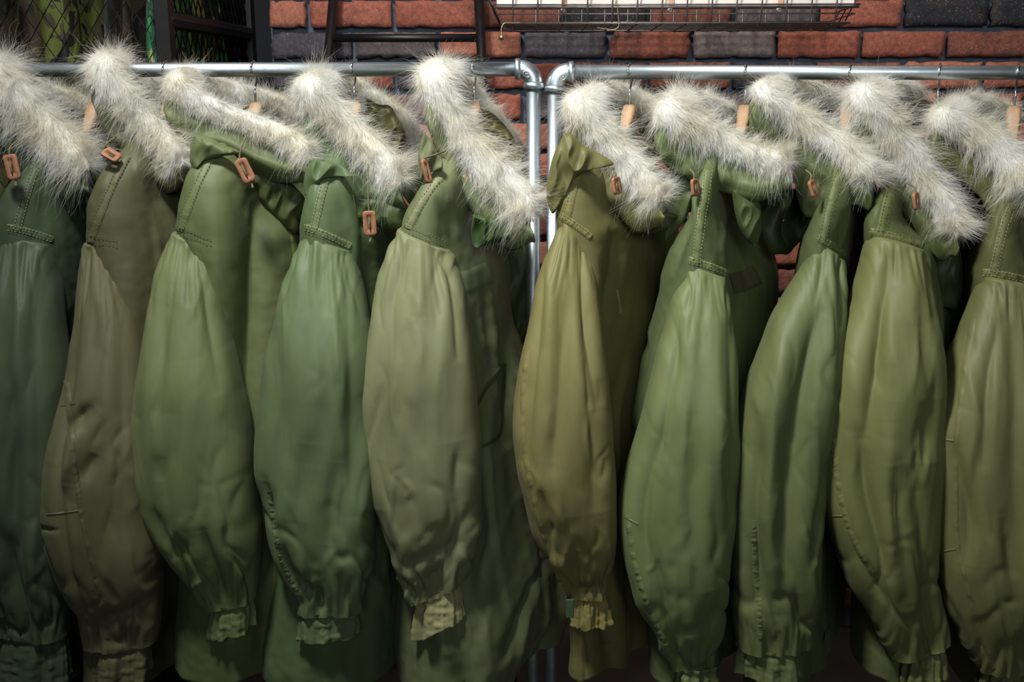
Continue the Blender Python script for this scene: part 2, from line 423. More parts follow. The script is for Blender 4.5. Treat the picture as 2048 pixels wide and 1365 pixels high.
def camo_jacket(xc, yc, w, mat, label, seed):
    J = thing('camouflage_jacket', label, 'jacket', (xc, yc, .9), 'camouflage jackets in the mesh locker')
    nu, nv = 48, 40
    th = np.linspace(0, 2*np.pi, nu, endpoint=False)[None, :]; v = np.linspace(0, 1, nv)[:, None]
    z = 2.04 - v*1.1
    sh = np.sqrt(np.clip(v/.12, 0, 1)) * .75 + .25
    rx = w * sh * (1 + .15*v); ry = .24 * sh * (1 + .1*v)
    d = 1 + .26*noise(np.cos(th)*2.6, np.sin(th)*2.6, v*3.5 + seed, seed) + .1*noise(np.cos(th)*5, np.sin(th)*5, v*14 + seed, seed)
    V = np.stack(np.broadcast_arrays(xc + rx*np.cos(th)*d, yc + ry*np.sin(th)*d, z), -1)
    part('body', V, grid_faces(nv, nu), J, mat)
    for s in (-1, 1):
        z2 = 1.98 - v*.75; cx = xc + s*.01 + .02*noise(v*2, seed, s, 3)
        r = .95*w*(1 - .25*v)*(np.sqrt(np.clip(v/.1, .05, 1)))
        d2 = 1 + .22*noise(np.cos(th)*1.8, np.sin(th)*1.8, v*4 + seed*2, seed+s)
        V = np.stack(np.broadcast_arrays(cx + r*np.cos(th)*d2, yc + s*(.2+.05*v) + r*np.sin(th)*d2, z2), -1)
        part('sleeve', V, grid_faces(nv, nu), J, mat)
    hk = [(xc, yc, 2.02), (xc, yc, 2.09), (xc, yc+.016, 2.11), (xc, yc+.012, 2.135), (xc, yc-.01, 2.138), (xc, yc-.017, 2.118)]
    part('hanger_hook', *tube(spline(hk, 20), .0016, 6), J, M['chrome'])
CAMO.append(camo_mat('camo_leaf', [srgb(58,128,84), srgb(36,70,48), srgb(160,170,96), srgb(40,44,40)], 15.0))
for i, (dx, w_, m_, lb) in enumerate([
        (-.86, .07, 1, 'dark brown camouflage jacket at the far left inside the mesh locker'),
        (-.64, .062, 0, 'yellow green camouflage jacket in the mesh locker above the leftmost coats'),
        (-.45, .055, 1, 'brown and black camouflage jacket in the middle of the mesh locker'),
        (-.29, .045, 0, 'lime and brown camouflage jacket right of the middle in the mesh locker'),
        (-.168, .030, 1, 'dark camouflage jacket behind the corner post of the mesh locker'),
        (-.07, .030, 3, 'leaf green camouflage jacket seen through the side panel of the mesh locker')]):
    camo_jacket(LX+dx, .72, w_, CAMO[m_], lb, i+3)

# ------------------------------------------------------------------ wire basket on the wall
def basket():
    Yb = WY-.09; Yf = Yb-.20
    zb = P(1350, 47, Yf)[2]; zt = zb + .16
    xl = P(1003, 47, Yf)[0]; xr = P(1700, 47, Yf)[0]
    B = thing('wire_basket', 'long grey wire basket fixed to the brick wall above the right rack', 'basket', ((xl+xr)/2, (Yf+Yb)/2, zb))
    sp = .0593; fl = .075   # flare of the ends at the top
    def lp(z, inset=0.0):
        t = (z-zb)/(zt-zb); f = fl*t; g = .03*t
        return [(xl-f, Yf-g, z), (xr+f, Yf-g, z), (xr+f, Yb, z), (xl-f, Yb, z)]
    for z, r, nm in ((zb, .0022, 'bottom_ring'), (zt, .004, 'rim')):
        q = lp(z); part(nm, *join([tube([q[a], q[(a+1) % 4]], r, 8) for a in range(4)]), B, M['wire'])
    items = []
    for z in (zb+.021, zb+.042):
        q = lp(z); items += [tube([q[a], q[(a+1) % 4]], .0018 if z > zb+.03 else .0015, 6) for a in range(4)]
    q = lp(zb+.036); items += [tube([q[0], q[1]], .003, 6)]
    for y in np.linspace(Yf, Yb, 6)[1:-1]: items.append(tube([(xl, y, zb), (xr, y, zb)], .0017, 6))
    x = xl + .028
    while x < xr-.005:
        pts = [(x, Yf-.03-.002, zt), (x, Yf-.003, zb+.008), (x, Yf+.006, zb-.002), (x, Yb-.004, zb-.002), (x, Yb-.001, zb+.006), (x, Yb, zt)]
        items.append(tube(pts, .002, 6)); x += sp
    for s, x0 in ((-1, xl), (1, xr)):
        for y in np.linspace(Yf, Yb, 5)[1:-1]: items.append(tube([(x0, y, zb), (x0+s*fl, y, zt)], .0018, 6))
    o = part('wire_grid', *join(items), B, M['wire']); o['kind'] = 'stuff'
    for x in (xl+.2, xr-.2):
        part('wall_hook', *box((x, Yb+.045, zt-.01), (.012, .05, .025), .003), B, M['black'], False)
    # pale panel lying inside
    zp = zb + .038
    Pn = thing('pale_panel', 'long pale panel lying inside the wire basket', 'panel', ((xl+xr)/2, (Yf+Yb)/2+.01, zp))
    cuts = [xl-.012, P(1128, 10, Yf)[0], P(1420, 10, Yf)[0], xr+.012]
    for a, b in zip(cuts[:-1], cuts[1:]):
        part('board', *box(((a+b)/2, Yf+.035, zp+.02), ((b-a)/2-.001, .03, .02), .003), Pn, M['panel'], False)
    for px in (1128, 1343, 1562):
        p = P(px, 14, Yf-.004)
        t = part('hanging_tag', *box((p[0], Yf-.001, zp+.022), (.006, .0008, .02), .0004), Pn, M['tag'], False)
        part('knob', *tube([(p[0], Yf+.012, zp-.012), (p[0], Yf+.012, zp-.006), (p[0], Yf+.012, zp+.004)], [.004, .0065, .006], 12), t, M['panel'])
    # two bead pull chains
    for nm, pts, lab in (
        ('bead_chain', [(1040, 46), (1012, 46), (1006, 50), (1003, 58), (1003, 70)], 'short bead chain with round end ball hanging from the left corner of the basket'),
        ('bead_chain', [(1234, 0), (1236, 25), (1238, 52), (1228, 60), (1215, 59), (1196, 56)], 'long bead chain looping through the middle of the basket')):
        c = spline([P(a, b, Yf-.012) for a, b in pts], 34)
        t = thing(nm, lab, 'chain', c[0], 'bead chains on the basket')
        V, f = tube(c, .0006, 5); it = [(V, f)]
        for q in c[::1]: it.append(ball(q, .0017, 6))
        o = part('beads', *join(it), t, M['brass']); o['kind'] = 'stuff'
        if '1003' in str(pts): part('end_ball', *ball(c[-1] - [0, 0, .006], .0068, 16), t, M['brass'])
def ball(c, r, n):
    th = np.linspace(0, np.pi, n//2+2); V, f = tube(np.stack([np.zeros_like(th), np.zeros_like(th), -np.cos(th)*r], -1), np.sin(th)*r+1e-6, n)
    return V + np.asarray(c), f
basket()

# ------------------------------------------------------------------ pipe racks
RR = .0134
def rack(label, xa, xb, za, zb_, inner, Y=0.0):
    """rail from xa to xb; inner = index (0/1) of the end with an elbow in view"""
    Rk = thing('pipe_rack', label, 'clothes rack', ((xa+xb)/2, Y, 0), 'pipe racks')
    part('rail', *tube(np.linspace((xa, Y, za), (xb, Y, zb_), 3), RR, 40), Rk, M['pipe'])
    for x, z, s in ((xa, za, -1), (xb, zb_, 1)):
        # elbow: quarter bend with collars at both mouths
        R = .026; a = np.linspace(0, np.pi/2, 18)
        arc = np.stack([x + s*R*np.sin(a), Y + 0*a, z - R + R*np.cos(a)], -1)
        e = part('elbow', *tube(arc, .0172, 36), Rk, M['pipe'])
        part('collar', *tube([(x-s*.010, Y, z), (x-s*.008, Y, z), (x-s*.001, Y, z), (x+s*.001, Y, z)], [.0175, .0200, .0200, .0172], 36), e, M['pipe'])
        part('collar', *tube([(x+s*R, Y, z-R+.001), (x+s*R, Y, z-R-.001), (x+s*R, Y, z-R-.008), (x+s*R, Y, z-R-.010)], [.0172, .0200, .0200, .0175], 36), e, M['pipe'])
        # cast oval maker's mark on the bend
        m = np.array([x + s*.012, Y-.0172, z-.010]); t = np.linspace(0, 2*np.pi, 24, endpoint=False)
        part('cast_mark', *tube(m + np.stack([.006*np.cos(t)+.002*s*np.sin(t), -.0006+0*t, .0045*np.sin(t)-.003*s*np.cos(t)], -1), .0006, 6, closed=True), e, M['pipe'])
        part('cast_mark', *join([tube([m+[-.0025, 0, -.001*s-.0015], m+[-.0015, -.0004, .002]], .0005, 6), tube([m+[.001, -.0004, .0015], m+[.0015, -.0003, -.0025]], .0005, 6), tube([m+[.001, -.0004, .0015], m+[.0032, -.0002, .0005]], .0005, 6)]), e, M['pipe'])
        part('post', *tube([(x+s*R, Y, z-R-.008), (x+s*R, Y, .8), (x+s*R, Y, .03)], RR, 40), Rk, M['pipe'])
        part('foot_bar', *tube([(x+s*R, Y-.26, .018), (x+s*R, Y+.26, .018)], RR, 20), Rk, M['pipe'])
        part('tee', *tube([(x+s*R, Y, .012), (x+s*R, Y, .06)], .018, 20), Rk, M['pipe'])
pa = P(1040, 138.5, 0); pb = P(1137, 144.5, 0)
pl = P(60, 138, 0); pr = P(2048, 148, 0)
sl = (pa[2]-pl[2])/(pa[0]-pl[0]); sr = (pr[2]-pb[2])/(pr[0]-pb[0])
XL, XR = -1.45, 1.55
rack('left galvanised steel pipe rack whose elbow and post end mid-picture', XL, pa[0], pa[2]+sl*(XL-pa[0]), pa[2], 1)
rack('right galvanised steel pipe rack starting right of the middle', pb[0], XR, pb[2], pb[2]+sr*(XR-pb[0]), 0)
def rail_z(x): return pa[2]+sl*(x-pa[0]) if x < (pa[0]+pb[0])/2 else pb[2]+sr*(x-pb[0])

# ------------------------------------------------------------------ coat data, read off the photograph
# hook px, yaw deg, sleeve colour, torso colour darkened by shade, sleeve rows (py, L, R), seam (left py, right py), yoke/torso rows (py, L, R),
# fur near (px, py, half width px), fur far (px, py, hw), folds ([px,py]..., width px, depth mm)
COATS = [
 dict(hook=180, yaw=2, col=(76,90,66), tcol_shade=(56,76,54), seam=(462,486),
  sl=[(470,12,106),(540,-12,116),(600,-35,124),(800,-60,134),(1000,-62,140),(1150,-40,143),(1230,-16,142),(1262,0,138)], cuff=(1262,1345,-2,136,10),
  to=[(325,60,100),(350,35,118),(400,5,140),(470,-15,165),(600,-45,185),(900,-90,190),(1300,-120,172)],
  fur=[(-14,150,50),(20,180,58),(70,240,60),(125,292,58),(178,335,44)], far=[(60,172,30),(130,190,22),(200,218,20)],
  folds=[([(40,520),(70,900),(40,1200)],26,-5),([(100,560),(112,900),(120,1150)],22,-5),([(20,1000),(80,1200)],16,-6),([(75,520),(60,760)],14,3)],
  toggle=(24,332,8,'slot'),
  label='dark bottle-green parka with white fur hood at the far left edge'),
 dict(hook=332, yaw=3, col=(104,104,74), tcol_shade=(74,80,52), seam=(484,492),
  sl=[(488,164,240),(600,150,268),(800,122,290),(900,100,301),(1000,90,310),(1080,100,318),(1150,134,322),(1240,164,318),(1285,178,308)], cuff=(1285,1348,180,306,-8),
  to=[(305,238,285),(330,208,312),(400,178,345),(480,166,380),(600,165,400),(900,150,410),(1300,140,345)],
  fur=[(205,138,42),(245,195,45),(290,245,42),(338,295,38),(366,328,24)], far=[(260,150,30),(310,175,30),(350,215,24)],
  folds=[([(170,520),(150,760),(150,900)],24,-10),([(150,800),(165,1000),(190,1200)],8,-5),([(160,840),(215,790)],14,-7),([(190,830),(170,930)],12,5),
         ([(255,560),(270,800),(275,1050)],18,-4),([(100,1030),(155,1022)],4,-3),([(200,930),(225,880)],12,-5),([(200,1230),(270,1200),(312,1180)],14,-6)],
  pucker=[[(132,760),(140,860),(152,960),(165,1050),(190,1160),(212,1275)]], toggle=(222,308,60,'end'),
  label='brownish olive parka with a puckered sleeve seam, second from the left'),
 dict(hook=508, yaw=6, col=(118,127,84), tcol_shade=(86,98,60), seam=(463,490),
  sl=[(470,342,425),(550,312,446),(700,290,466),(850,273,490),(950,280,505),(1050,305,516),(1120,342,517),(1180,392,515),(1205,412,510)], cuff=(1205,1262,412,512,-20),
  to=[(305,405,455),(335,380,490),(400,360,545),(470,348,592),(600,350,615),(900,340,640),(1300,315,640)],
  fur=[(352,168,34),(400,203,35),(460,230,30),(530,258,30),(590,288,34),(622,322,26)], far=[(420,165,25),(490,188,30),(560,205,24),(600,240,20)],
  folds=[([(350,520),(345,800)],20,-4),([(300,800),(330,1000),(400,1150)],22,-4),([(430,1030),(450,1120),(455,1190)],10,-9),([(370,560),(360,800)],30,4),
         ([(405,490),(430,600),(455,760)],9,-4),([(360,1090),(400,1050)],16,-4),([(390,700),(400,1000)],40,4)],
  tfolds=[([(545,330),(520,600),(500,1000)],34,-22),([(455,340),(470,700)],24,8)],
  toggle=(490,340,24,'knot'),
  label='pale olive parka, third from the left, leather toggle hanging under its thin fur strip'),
 dict(hook=707, yaw=5, col=(106,124,84), tcol_shade=(72,98,62), seam=(463,500),
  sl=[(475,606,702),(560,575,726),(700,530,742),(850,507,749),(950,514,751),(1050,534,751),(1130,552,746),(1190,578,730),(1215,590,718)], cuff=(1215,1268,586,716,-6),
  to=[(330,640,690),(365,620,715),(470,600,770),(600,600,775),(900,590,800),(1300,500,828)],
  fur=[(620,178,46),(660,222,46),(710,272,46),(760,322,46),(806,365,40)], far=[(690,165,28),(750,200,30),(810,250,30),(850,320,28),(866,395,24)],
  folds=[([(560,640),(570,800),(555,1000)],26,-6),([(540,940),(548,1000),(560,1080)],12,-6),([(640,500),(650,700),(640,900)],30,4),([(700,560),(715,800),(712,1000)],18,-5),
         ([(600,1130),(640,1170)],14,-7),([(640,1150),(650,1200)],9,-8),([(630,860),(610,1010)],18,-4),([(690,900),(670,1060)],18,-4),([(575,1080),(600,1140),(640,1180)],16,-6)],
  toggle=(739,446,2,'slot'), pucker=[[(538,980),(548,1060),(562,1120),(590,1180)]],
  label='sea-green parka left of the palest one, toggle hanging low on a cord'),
 dict(hook=948, yaw=11, col=(134,139,100), tcol_shade=(76,94,60), seam=(458,500),
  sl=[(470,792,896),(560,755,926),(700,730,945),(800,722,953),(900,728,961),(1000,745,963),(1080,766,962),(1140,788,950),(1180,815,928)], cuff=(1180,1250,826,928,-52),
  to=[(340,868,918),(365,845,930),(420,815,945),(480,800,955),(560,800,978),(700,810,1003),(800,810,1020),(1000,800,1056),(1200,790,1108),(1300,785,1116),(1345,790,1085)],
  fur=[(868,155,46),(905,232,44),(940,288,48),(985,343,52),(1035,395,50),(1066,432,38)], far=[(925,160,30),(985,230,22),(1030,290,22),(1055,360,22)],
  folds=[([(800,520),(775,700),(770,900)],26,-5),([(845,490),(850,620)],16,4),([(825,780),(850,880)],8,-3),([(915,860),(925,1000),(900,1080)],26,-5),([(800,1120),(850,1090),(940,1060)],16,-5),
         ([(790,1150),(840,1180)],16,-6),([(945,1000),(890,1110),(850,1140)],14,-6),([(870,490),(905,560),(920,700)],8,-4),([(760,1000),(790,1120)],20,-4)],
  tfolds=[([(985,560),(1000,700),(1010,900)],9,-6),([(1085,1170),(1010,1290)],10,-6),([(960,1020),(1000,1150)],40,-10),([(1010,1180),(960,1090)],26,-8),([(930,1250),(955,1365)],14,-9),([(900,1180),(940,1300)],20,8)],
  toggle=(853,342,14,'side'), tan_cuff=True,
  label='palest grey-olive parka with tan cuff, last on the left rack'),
 dict(hook=1260, yaw=22, col=(128,124,76), tcol_shade=(92,98,54), seam=(442,482),
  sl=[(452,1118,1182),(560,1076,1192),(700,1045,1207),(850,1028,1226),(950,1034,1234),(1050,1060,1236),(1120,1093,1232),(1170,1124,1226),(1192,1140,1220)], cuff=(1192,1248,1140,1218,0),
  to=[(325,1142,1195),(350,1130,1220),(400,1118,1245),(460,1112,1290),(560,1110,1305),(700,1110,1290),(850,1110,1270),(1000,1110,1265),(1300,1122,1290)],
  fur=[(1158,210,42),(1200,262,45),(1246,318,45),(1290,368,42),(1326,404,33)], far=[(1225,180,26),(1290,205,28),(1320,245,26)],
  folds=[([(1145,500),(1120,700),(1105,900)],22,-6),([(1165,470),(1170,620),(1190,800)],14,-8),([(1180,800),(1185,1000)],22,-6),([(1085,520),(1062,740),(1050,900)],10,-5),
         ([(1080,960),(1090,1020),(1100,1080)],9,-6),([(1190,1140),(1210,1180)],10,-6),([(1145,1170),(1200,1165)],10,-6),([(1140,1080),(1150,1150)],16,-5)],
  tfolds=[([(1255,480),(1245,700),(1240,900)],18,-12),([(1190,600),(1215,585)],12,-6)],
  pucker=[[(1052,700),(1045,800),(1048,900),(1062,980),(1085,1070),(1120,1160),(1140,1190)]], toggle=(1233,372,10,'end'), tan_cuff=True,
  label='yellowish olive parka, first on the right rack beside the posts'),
 dict(hook=1493, yaw=22, col=(114,125,80), tcol_shade=(54,76,46), seam=(530,556),
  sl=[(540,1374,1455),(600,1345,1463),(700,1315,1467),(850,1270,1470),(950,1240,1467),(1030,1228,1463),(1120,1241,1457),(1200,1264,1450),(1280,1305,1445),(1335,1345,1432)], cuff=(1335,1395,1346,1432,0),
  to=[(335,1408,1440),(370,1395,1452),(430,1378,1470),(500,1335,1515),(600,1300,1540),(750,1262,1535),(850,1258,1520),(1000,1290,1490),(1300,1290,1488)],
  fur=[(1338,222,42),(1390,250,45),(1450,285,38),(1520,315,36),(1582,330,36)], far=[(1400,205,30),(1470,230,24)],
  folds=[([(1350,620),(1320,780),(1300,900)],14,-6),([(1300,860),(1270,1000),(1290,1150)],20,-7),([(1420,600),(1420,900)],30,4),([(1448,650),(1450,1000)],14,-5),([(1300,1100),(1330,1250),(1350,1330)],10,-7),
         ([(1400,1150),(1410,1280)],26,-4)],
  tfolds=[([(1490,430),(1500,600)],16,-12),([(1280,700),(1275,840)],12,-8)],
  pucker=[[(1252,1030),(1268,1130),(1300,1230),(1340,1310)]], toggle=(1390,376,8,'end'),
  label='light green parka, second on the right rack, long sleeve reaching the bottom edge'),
 dict(hook=1700, yaw=20, col=(106,114,72), tcol_shade=(64,74,44), seam=(486,522),
  sl=[(500,1630,1696),(600,1570,1692),(700,1527,1682),(800,1490,1667),(900,1464,1652),(1000,1455,1642),(1100,1457,1640),(1200,1460,1634),(1270,1466,1616),(1290,1472,1610)], cuff=(1290,1346,1470,1606,-4),
  to=[(340,1670,1702),(370,1655,1722),(430,1630,1738),(500,1605,1728),(600,1580,1712),(800,1500,1700),(1000,1470,1690),(1300,1480,1692)],
  fur=[(1528,184,28),(1575,222,38),(1640,268,38),(1708,310,42),(1742,366,46)], far=[(1610,175,24),(1670,195,26),(1700,225,22)],
  folds=[([(1620,620),(1580,760),(1555,920),(1545,1200)],20,-14),([(1650,520),(1640,700)],14,4),([(1675,520),(1670,640)],8,-9),([(1560,640),(1530,800),(1515,1000)],20,7),([(1510,820),(1490,1000),(1500,1200)],16,-8),
         ([(1640,900),(1600,1100)],10,-4),([(1570,1160),(1590,1240)],12,-6)],
  pucker=[[(1505,1040),(1508,1120),(1515,1210),(1520,1280)]], toggle=(1626,378,20,'end'),
  label='olive parka with deep sleeve folds, third on the right rack'),
 dict(hook=1880, yaw=24, col=(114,120,72), tcol_shade=(50,66,40), seam=(474,500),
  sl=[(486,1736,1846),(600,1702,1866),(700,1675,1877),(800,1650,1883),(900,1641,1882),(1000,1642,1872),(1100,1668,1864),(1200,1712,1872),(1270,1768,1888),(1300,1796,1888)], cuff=(1300,1362,1800,1890,-30),
  to=[(365,1772,1812),(395,1757,1828),(440,1738,1840),(500,1735,1925),(600,1740,1945),(800,1740,1935),(1000,1720,1900),(1300,1700,1905)],
  fur=[(1728,198,46),(1776,250,48),(1818,310,45),(1858,368,40),(1900,428,40),(1914,470,26)], far=[(1790,170,26),(1850,190,24)],
  folds=[([(1760,520),(1730,650),(1715,750),(1700,850)],16,-9),([(1800,500),(1795,640)],20,5),([(1840,520),(1850,640)],14,-5),([(1690,850),(1700,960),(1745,1120)],16,-10),([(1750,900),(1760,1000),(1790,1180)],18,-9),
         ([(1830,780),(1820,900)],26,-5),([(1800,960),(1830,1150),(1860,1280)],18,-8),([(1740,820),(1750,1080)],20,6),([(1690,1080),(1740,1170)],9,-5)],
  pucker=[[(1662,830),(1668,920),(1680,1000),(1705,1080),(1748,1160)]], toggle=(1832,404,12,'end'),
  label='mid olive parka with a long fur strip, fourth on the right rack'),
 dict(hook=2036, yaw=24, col=(110,114,70), tcol_shade=(72,78,44), seam=(556,572),
  sl=[(562,1962,2060),(650,1930,2075),(760,1890,2086),(870,1858,2092),(1000,1862,2097),(1100,1868,2098),(1200,1882,2096),(1290,1925,2090),(1330,1955,2085)], cuff=(1330,1392,1960,2080,-10),
  to=[(390,2005,2062),(430,1985,2085),(480,1965,2105),(560,1945,2130),(700,1930,2150),(1000,1920,2160),(1300,1910,2160)],
  fur=[(1882,238,38),(1935,258,42),(1985,290,46),(2032,338,54),(2066,385,44)], far=[(1930,205,26),(1990,215,26),(2035,240,22)],
  folds=[([(1965,640),(1935,760),(1925,900)],12,-6),([(1995,600),(1990,800),(1985,1100)],22,-9),([(2040,600),(2030,900)],16,-6),([(1880,880),(1900,1000),(1900,1100)],14,-7),([(1960,1000),(1990,1150)],12,-5),([(2020,800),(2010,1200)],20,6)],
  pucker=[[(1946,640),(1925,760),(1912,880),(1910,1000),(1915,1100),(1945,1220),(1985,1340)]],
  label='olive parka cut by the right edge of the picture'),
]

def fold_field(px, py, folds):
    d = np.zeros_like(px)
    for pts, wd, amp in folds:
        pts = np.array(spline(pts, 14) if len(pts) > 2 else np.linspace(pts[0], pts[1], 8), float)
        best = np.full(px.shape, 1e9); tt = np.zeros_like(px); n = len(pts) - 1
        for k in range(n):
            a, b = pts[k], pts[k+1]; ab = b - a; L2 = ab.dot(ab)
            t = np.clip(((px-a[0])*ab[0] + (py-a[1])*ab[1]) / L2, 0, 1)
            q = (px-a[0]-t*ab[0])**2 + (py-a[1]-t*ab[1])**2
            m = q < best; best = np.where(m, q, best); tt = np.where(m, (k+t)/n, tt)
        prof = np.exp(-(np.sqrt(best)/wd)**1.6)
        d += amp*.001 * prof * np.sin(np.pi*np.clip(tt*.92+.04, 0, 1))**.6
    return d*2.0

def auto_folds(c, k):
    g = np.random.default_rng(500+k); out = []
    y0, y1 = sum(c['seam'])/2, c['cuff'][0]
    for i in range(26):
        v = g.random()**.8; y = y0 + 30 + (y1-y0-60)*v
        l = np.interp(y, [r[0] for r in c['sl']], [r[1] for r in c['sl']]); r = np.interp(y, [q[0] for q in c['sl']], [q[2] for q in c['sl']])
        x = l + (r-l)*(.08+.84*g.random()); ln = g.uniform(50, 190)*(1-.55*v)
        an = g.normal(0, .10 + .55*max(0, v-.55)); cur = g.normal(0, 8)
        dx, dy = math.sin(an)*ln, math.cos(an)*ln
        out.append(([(x-dx/2, y-dy/2), (x+cur, y), (x+dx/2, y+dy/2)], g.uniform(5, 11), g.choice([-1, -1, 1])*g.uniform(.8, 2.2)))
    # pleats opening out below the shoulder seam and above the cuff
    l, r = c['sl'][0][1], c['sl'][0][2]
    for i in range(8):
        t = (i+.5+g.uniform(-.3, .3))/8; x = l+(r-l)*t; ln = g.uniform(50, 150)
        ys = c['seam'][0]+(c['seam'][1]-c['seam'][0])*t
        out.append(([(x, ys+2), (x+(t-.45)*.25*ln, ys+ln*.5), (x+(t-.45)*.6*ln, ys+ln)], g.uniform(4, 7), -g.uniform(1.2, 2.6)))
    l, r = c['cuff'][2], c['cuff'][3]
    for i in range(9):
        t = (i+.5+g.uniform(-.3, .3))/9; x = l+(r-l)*t; ln = g.uniform(40, 110); ys = c['cuff'][0]+(t-.5)*c['cuff'][4]
        out.append(([(x, ys-1), (x+(t-.5)*.3*ln, ys-ln*.5), (x+(t-.5)*.8*ln+g.normal(0, 8), ys-ln)], g.uniform(4, 8), -g.uniform(1.5, 3.2)))
    return out
def make_sleeve(c, k):
    NU, NV = 168, 250
    th = np.linspace(0, 2*np.pi, NU, endpoint=False); v = np.linspace(0, 1, NV)
    r0 = sum(c['seam'])/2; r1 = c['cuff'][0]
    pyc = r0 + (r1-r0)*v
    L = smooth_rows(pyc, c['sl'], 1, 55); R = smooth_rows(pyc, c['sl'], 2, 55)
    if k % 2: L = L + 3*noise(pyc*.012, k, 0, 3); 
    R = R + 3*noise(pyc*.011, k, 5, 4)
    L = L + 9*np.exp(-(pyc-r0)/22); R = R - 5*np.exp(-(pyc-r0)/22)
    dist = (pyc - r0)
    Yc = -.192 - .052*sstep(-60, 300, dist) - .012*sstep(150, 650, dist)
    pL = P(L, pyc, Yc); pR = P(R, pyc, Yc)
    cx = (pL[:, 0]+pR[:, 0])/2; rx = (pR[:, 0]-pL[:, 0])/2
    ry = np.minimum(.046 + .036*sstep(-40, 260, dist), rx*.95) * (1 - .30*sstep(r1-230, r1+20, pyc))
    kr = np.hanning(51); kr /= kr.sum(); ry = np.convolve(np.pad(ry, 25, mode='reflect', reflect_type='odd'), kr, 'valid')
    cs, sn = np.cos(th)[None], np.sin(th)[None]
    e = 2/2.7; ux = np.sign(cs)*np.abs(cs)**e; uy = np.sign(sn)*np.abs(sn)**e
    tilt = (c['seam'][1]-c['seam'][0])/2 * (1-v)[:, None]**4 + c['cuff'][4]/2 * v[:, None]**5
    py = pyc[:, None] + tilt*ux
    px = (L[:, None]+R[:, None])/2 + (R-L)[:, None]/2*ux
    front = sstep(-.15, .55, -sn) + 0*px
    nx = cs/np.maximum(rx[:, None], .01); ny = sn/ry[:, None]; nl = np.sqrt(nx**2+ny**2); nx /= nl; ny /= nl
    dd = dist[:, None]
    # gathers under the shoulder seam
    fade = np.exp(-dd/60.0); warp = px + .12*dd*(ux)
    g = noise(warp*.075, dd*.004, k*3.3, 11); g2 = noise(warp*.15, dd*.006, k*1.3, 12)
    D = fade*(.0042*g + .0022*g2) * sstep(-2, 14, dd)
    # long soft drape, crumple
    pxw = px + 22*noise(px*.006, py*.005, k, 21)
    D = D + (.0085*noise(pxw*.017, py*.0020, k*2.1, 22) + .0038*noise(pxw*.038, py*.0032, k*2.7, 23))*sstep(10, 220, dd)
    cr = fbm((px + .12*py)*.016, (py-.3*px)*.0030, k*5.7, 31, 2)
    D = D + .0030*(1-2*np.sqrt(cr**2+.012))*sstep(60, 300, dd)
    cr2 = fbm((px - .30*py)*.016, (py+.4*px)*.006, k*9.1, 41, 2)
    low = sstep(r1-330, r1-60, pyc)[:, None]
    D = D - .0055*np.exp(-(cr2/.17)**2)*(.10+low)*sstep(60, 200, dd)
    # gathering into the cuff
    near = sstep(r1-95, r1-4, pyc)[:, None]
    D = D + near*(.0062*noise(px*.075, py*.007, k*4.4, 51) + .003*noise(px*.15, py*.012, k, 52))
    D = D + front*fold_field(px, py, c['folds'] + auto_folds(c, k))
    Pz = P(px, py, Yc[:, None])[..., 2]
    X = cx[:, None] + rx[:, None]*ux + nx*D; Yw = Yc[:, None] + ry[:, None]*uy + ny*D
    V = np.stack([X, Yw, Pz], -1)
    # top: fold the first ring inwards so no open rim shows
    cap = V[:1].copy(); cap[..., 0] = cx[0] + (cap[..., 0]-cx[0])*.8; cap[..., 1] += .03; cap[..., 2] += .004
    V = np.concatenate([cap, V])
    return V, dict(cx=cx, rx=rx, ry=ry, Yc=Yc, last=V[-1], th=th)

def make_cuff(c, k, info):
    a0, a1, l, r, tl = c['cuff']
    NU, NV = 168, 34
    th = info['th']; cs, sn = np.cos(th)[None], np.sin(th)[None]
    v = np.linspace(-.12, 1, NV); py0 = a0 + (a1-a0)*v
    Yc = info['Yc'][-1]
    mid = (l+r)/2; hw = (r-l)/2*(.93+.10*np.abs(np.clip(v, 0, 1)-.25))
    p0 = P(mid, py0, Yc); rx = hw/F*1.83; ry = rx*.72
    px = mid + hw[:, None]*cs; py = py0[:, None] + tl/2*cs + 5*noise(cs*3, sn*3, k, 61)*np.clip(v, 0, 1)[:, None]
    s = np.arctan2(sn, cs)
    ru = noise(cs*3.4+v[:, None]*.5, sn*3.4, k*3, 62); ru2 = noise(cs*7, sn*7+v[:, None]*.8, k*3, 63)
    am = .0075*(.55+.5*np.clip(v, 0, 1))[:, None]
    D = am*(ru*1.25 + .4*ru2) + .0015*noise(px*.08, py*.12, k, 64)
    D = D - .0035*np.exp(-((v-.12)/.10)**2)[:, None]
    X = p0[:, 0][:, None] + (rx[:, None]+D)*cs; Y = Yc + (ry[:, None]+D)*sn
    Z = P(px, py, Yc)[..., 2]
    V = np.stack([X, Y, Z], -1)
    inner = []
    for q, (sh, up) in enumerate(((.0015, -.0012), (.004, .001), (.005, .03))):
        w_ = V[-1].copy(); w_[:, 0] -= np.cos(th)*sh; w_[:, 1] -= np.sin(th)*sh; w_[:, 2] += up; inner.append(w_)
    return np.concatenate([V, np.array(inner)])

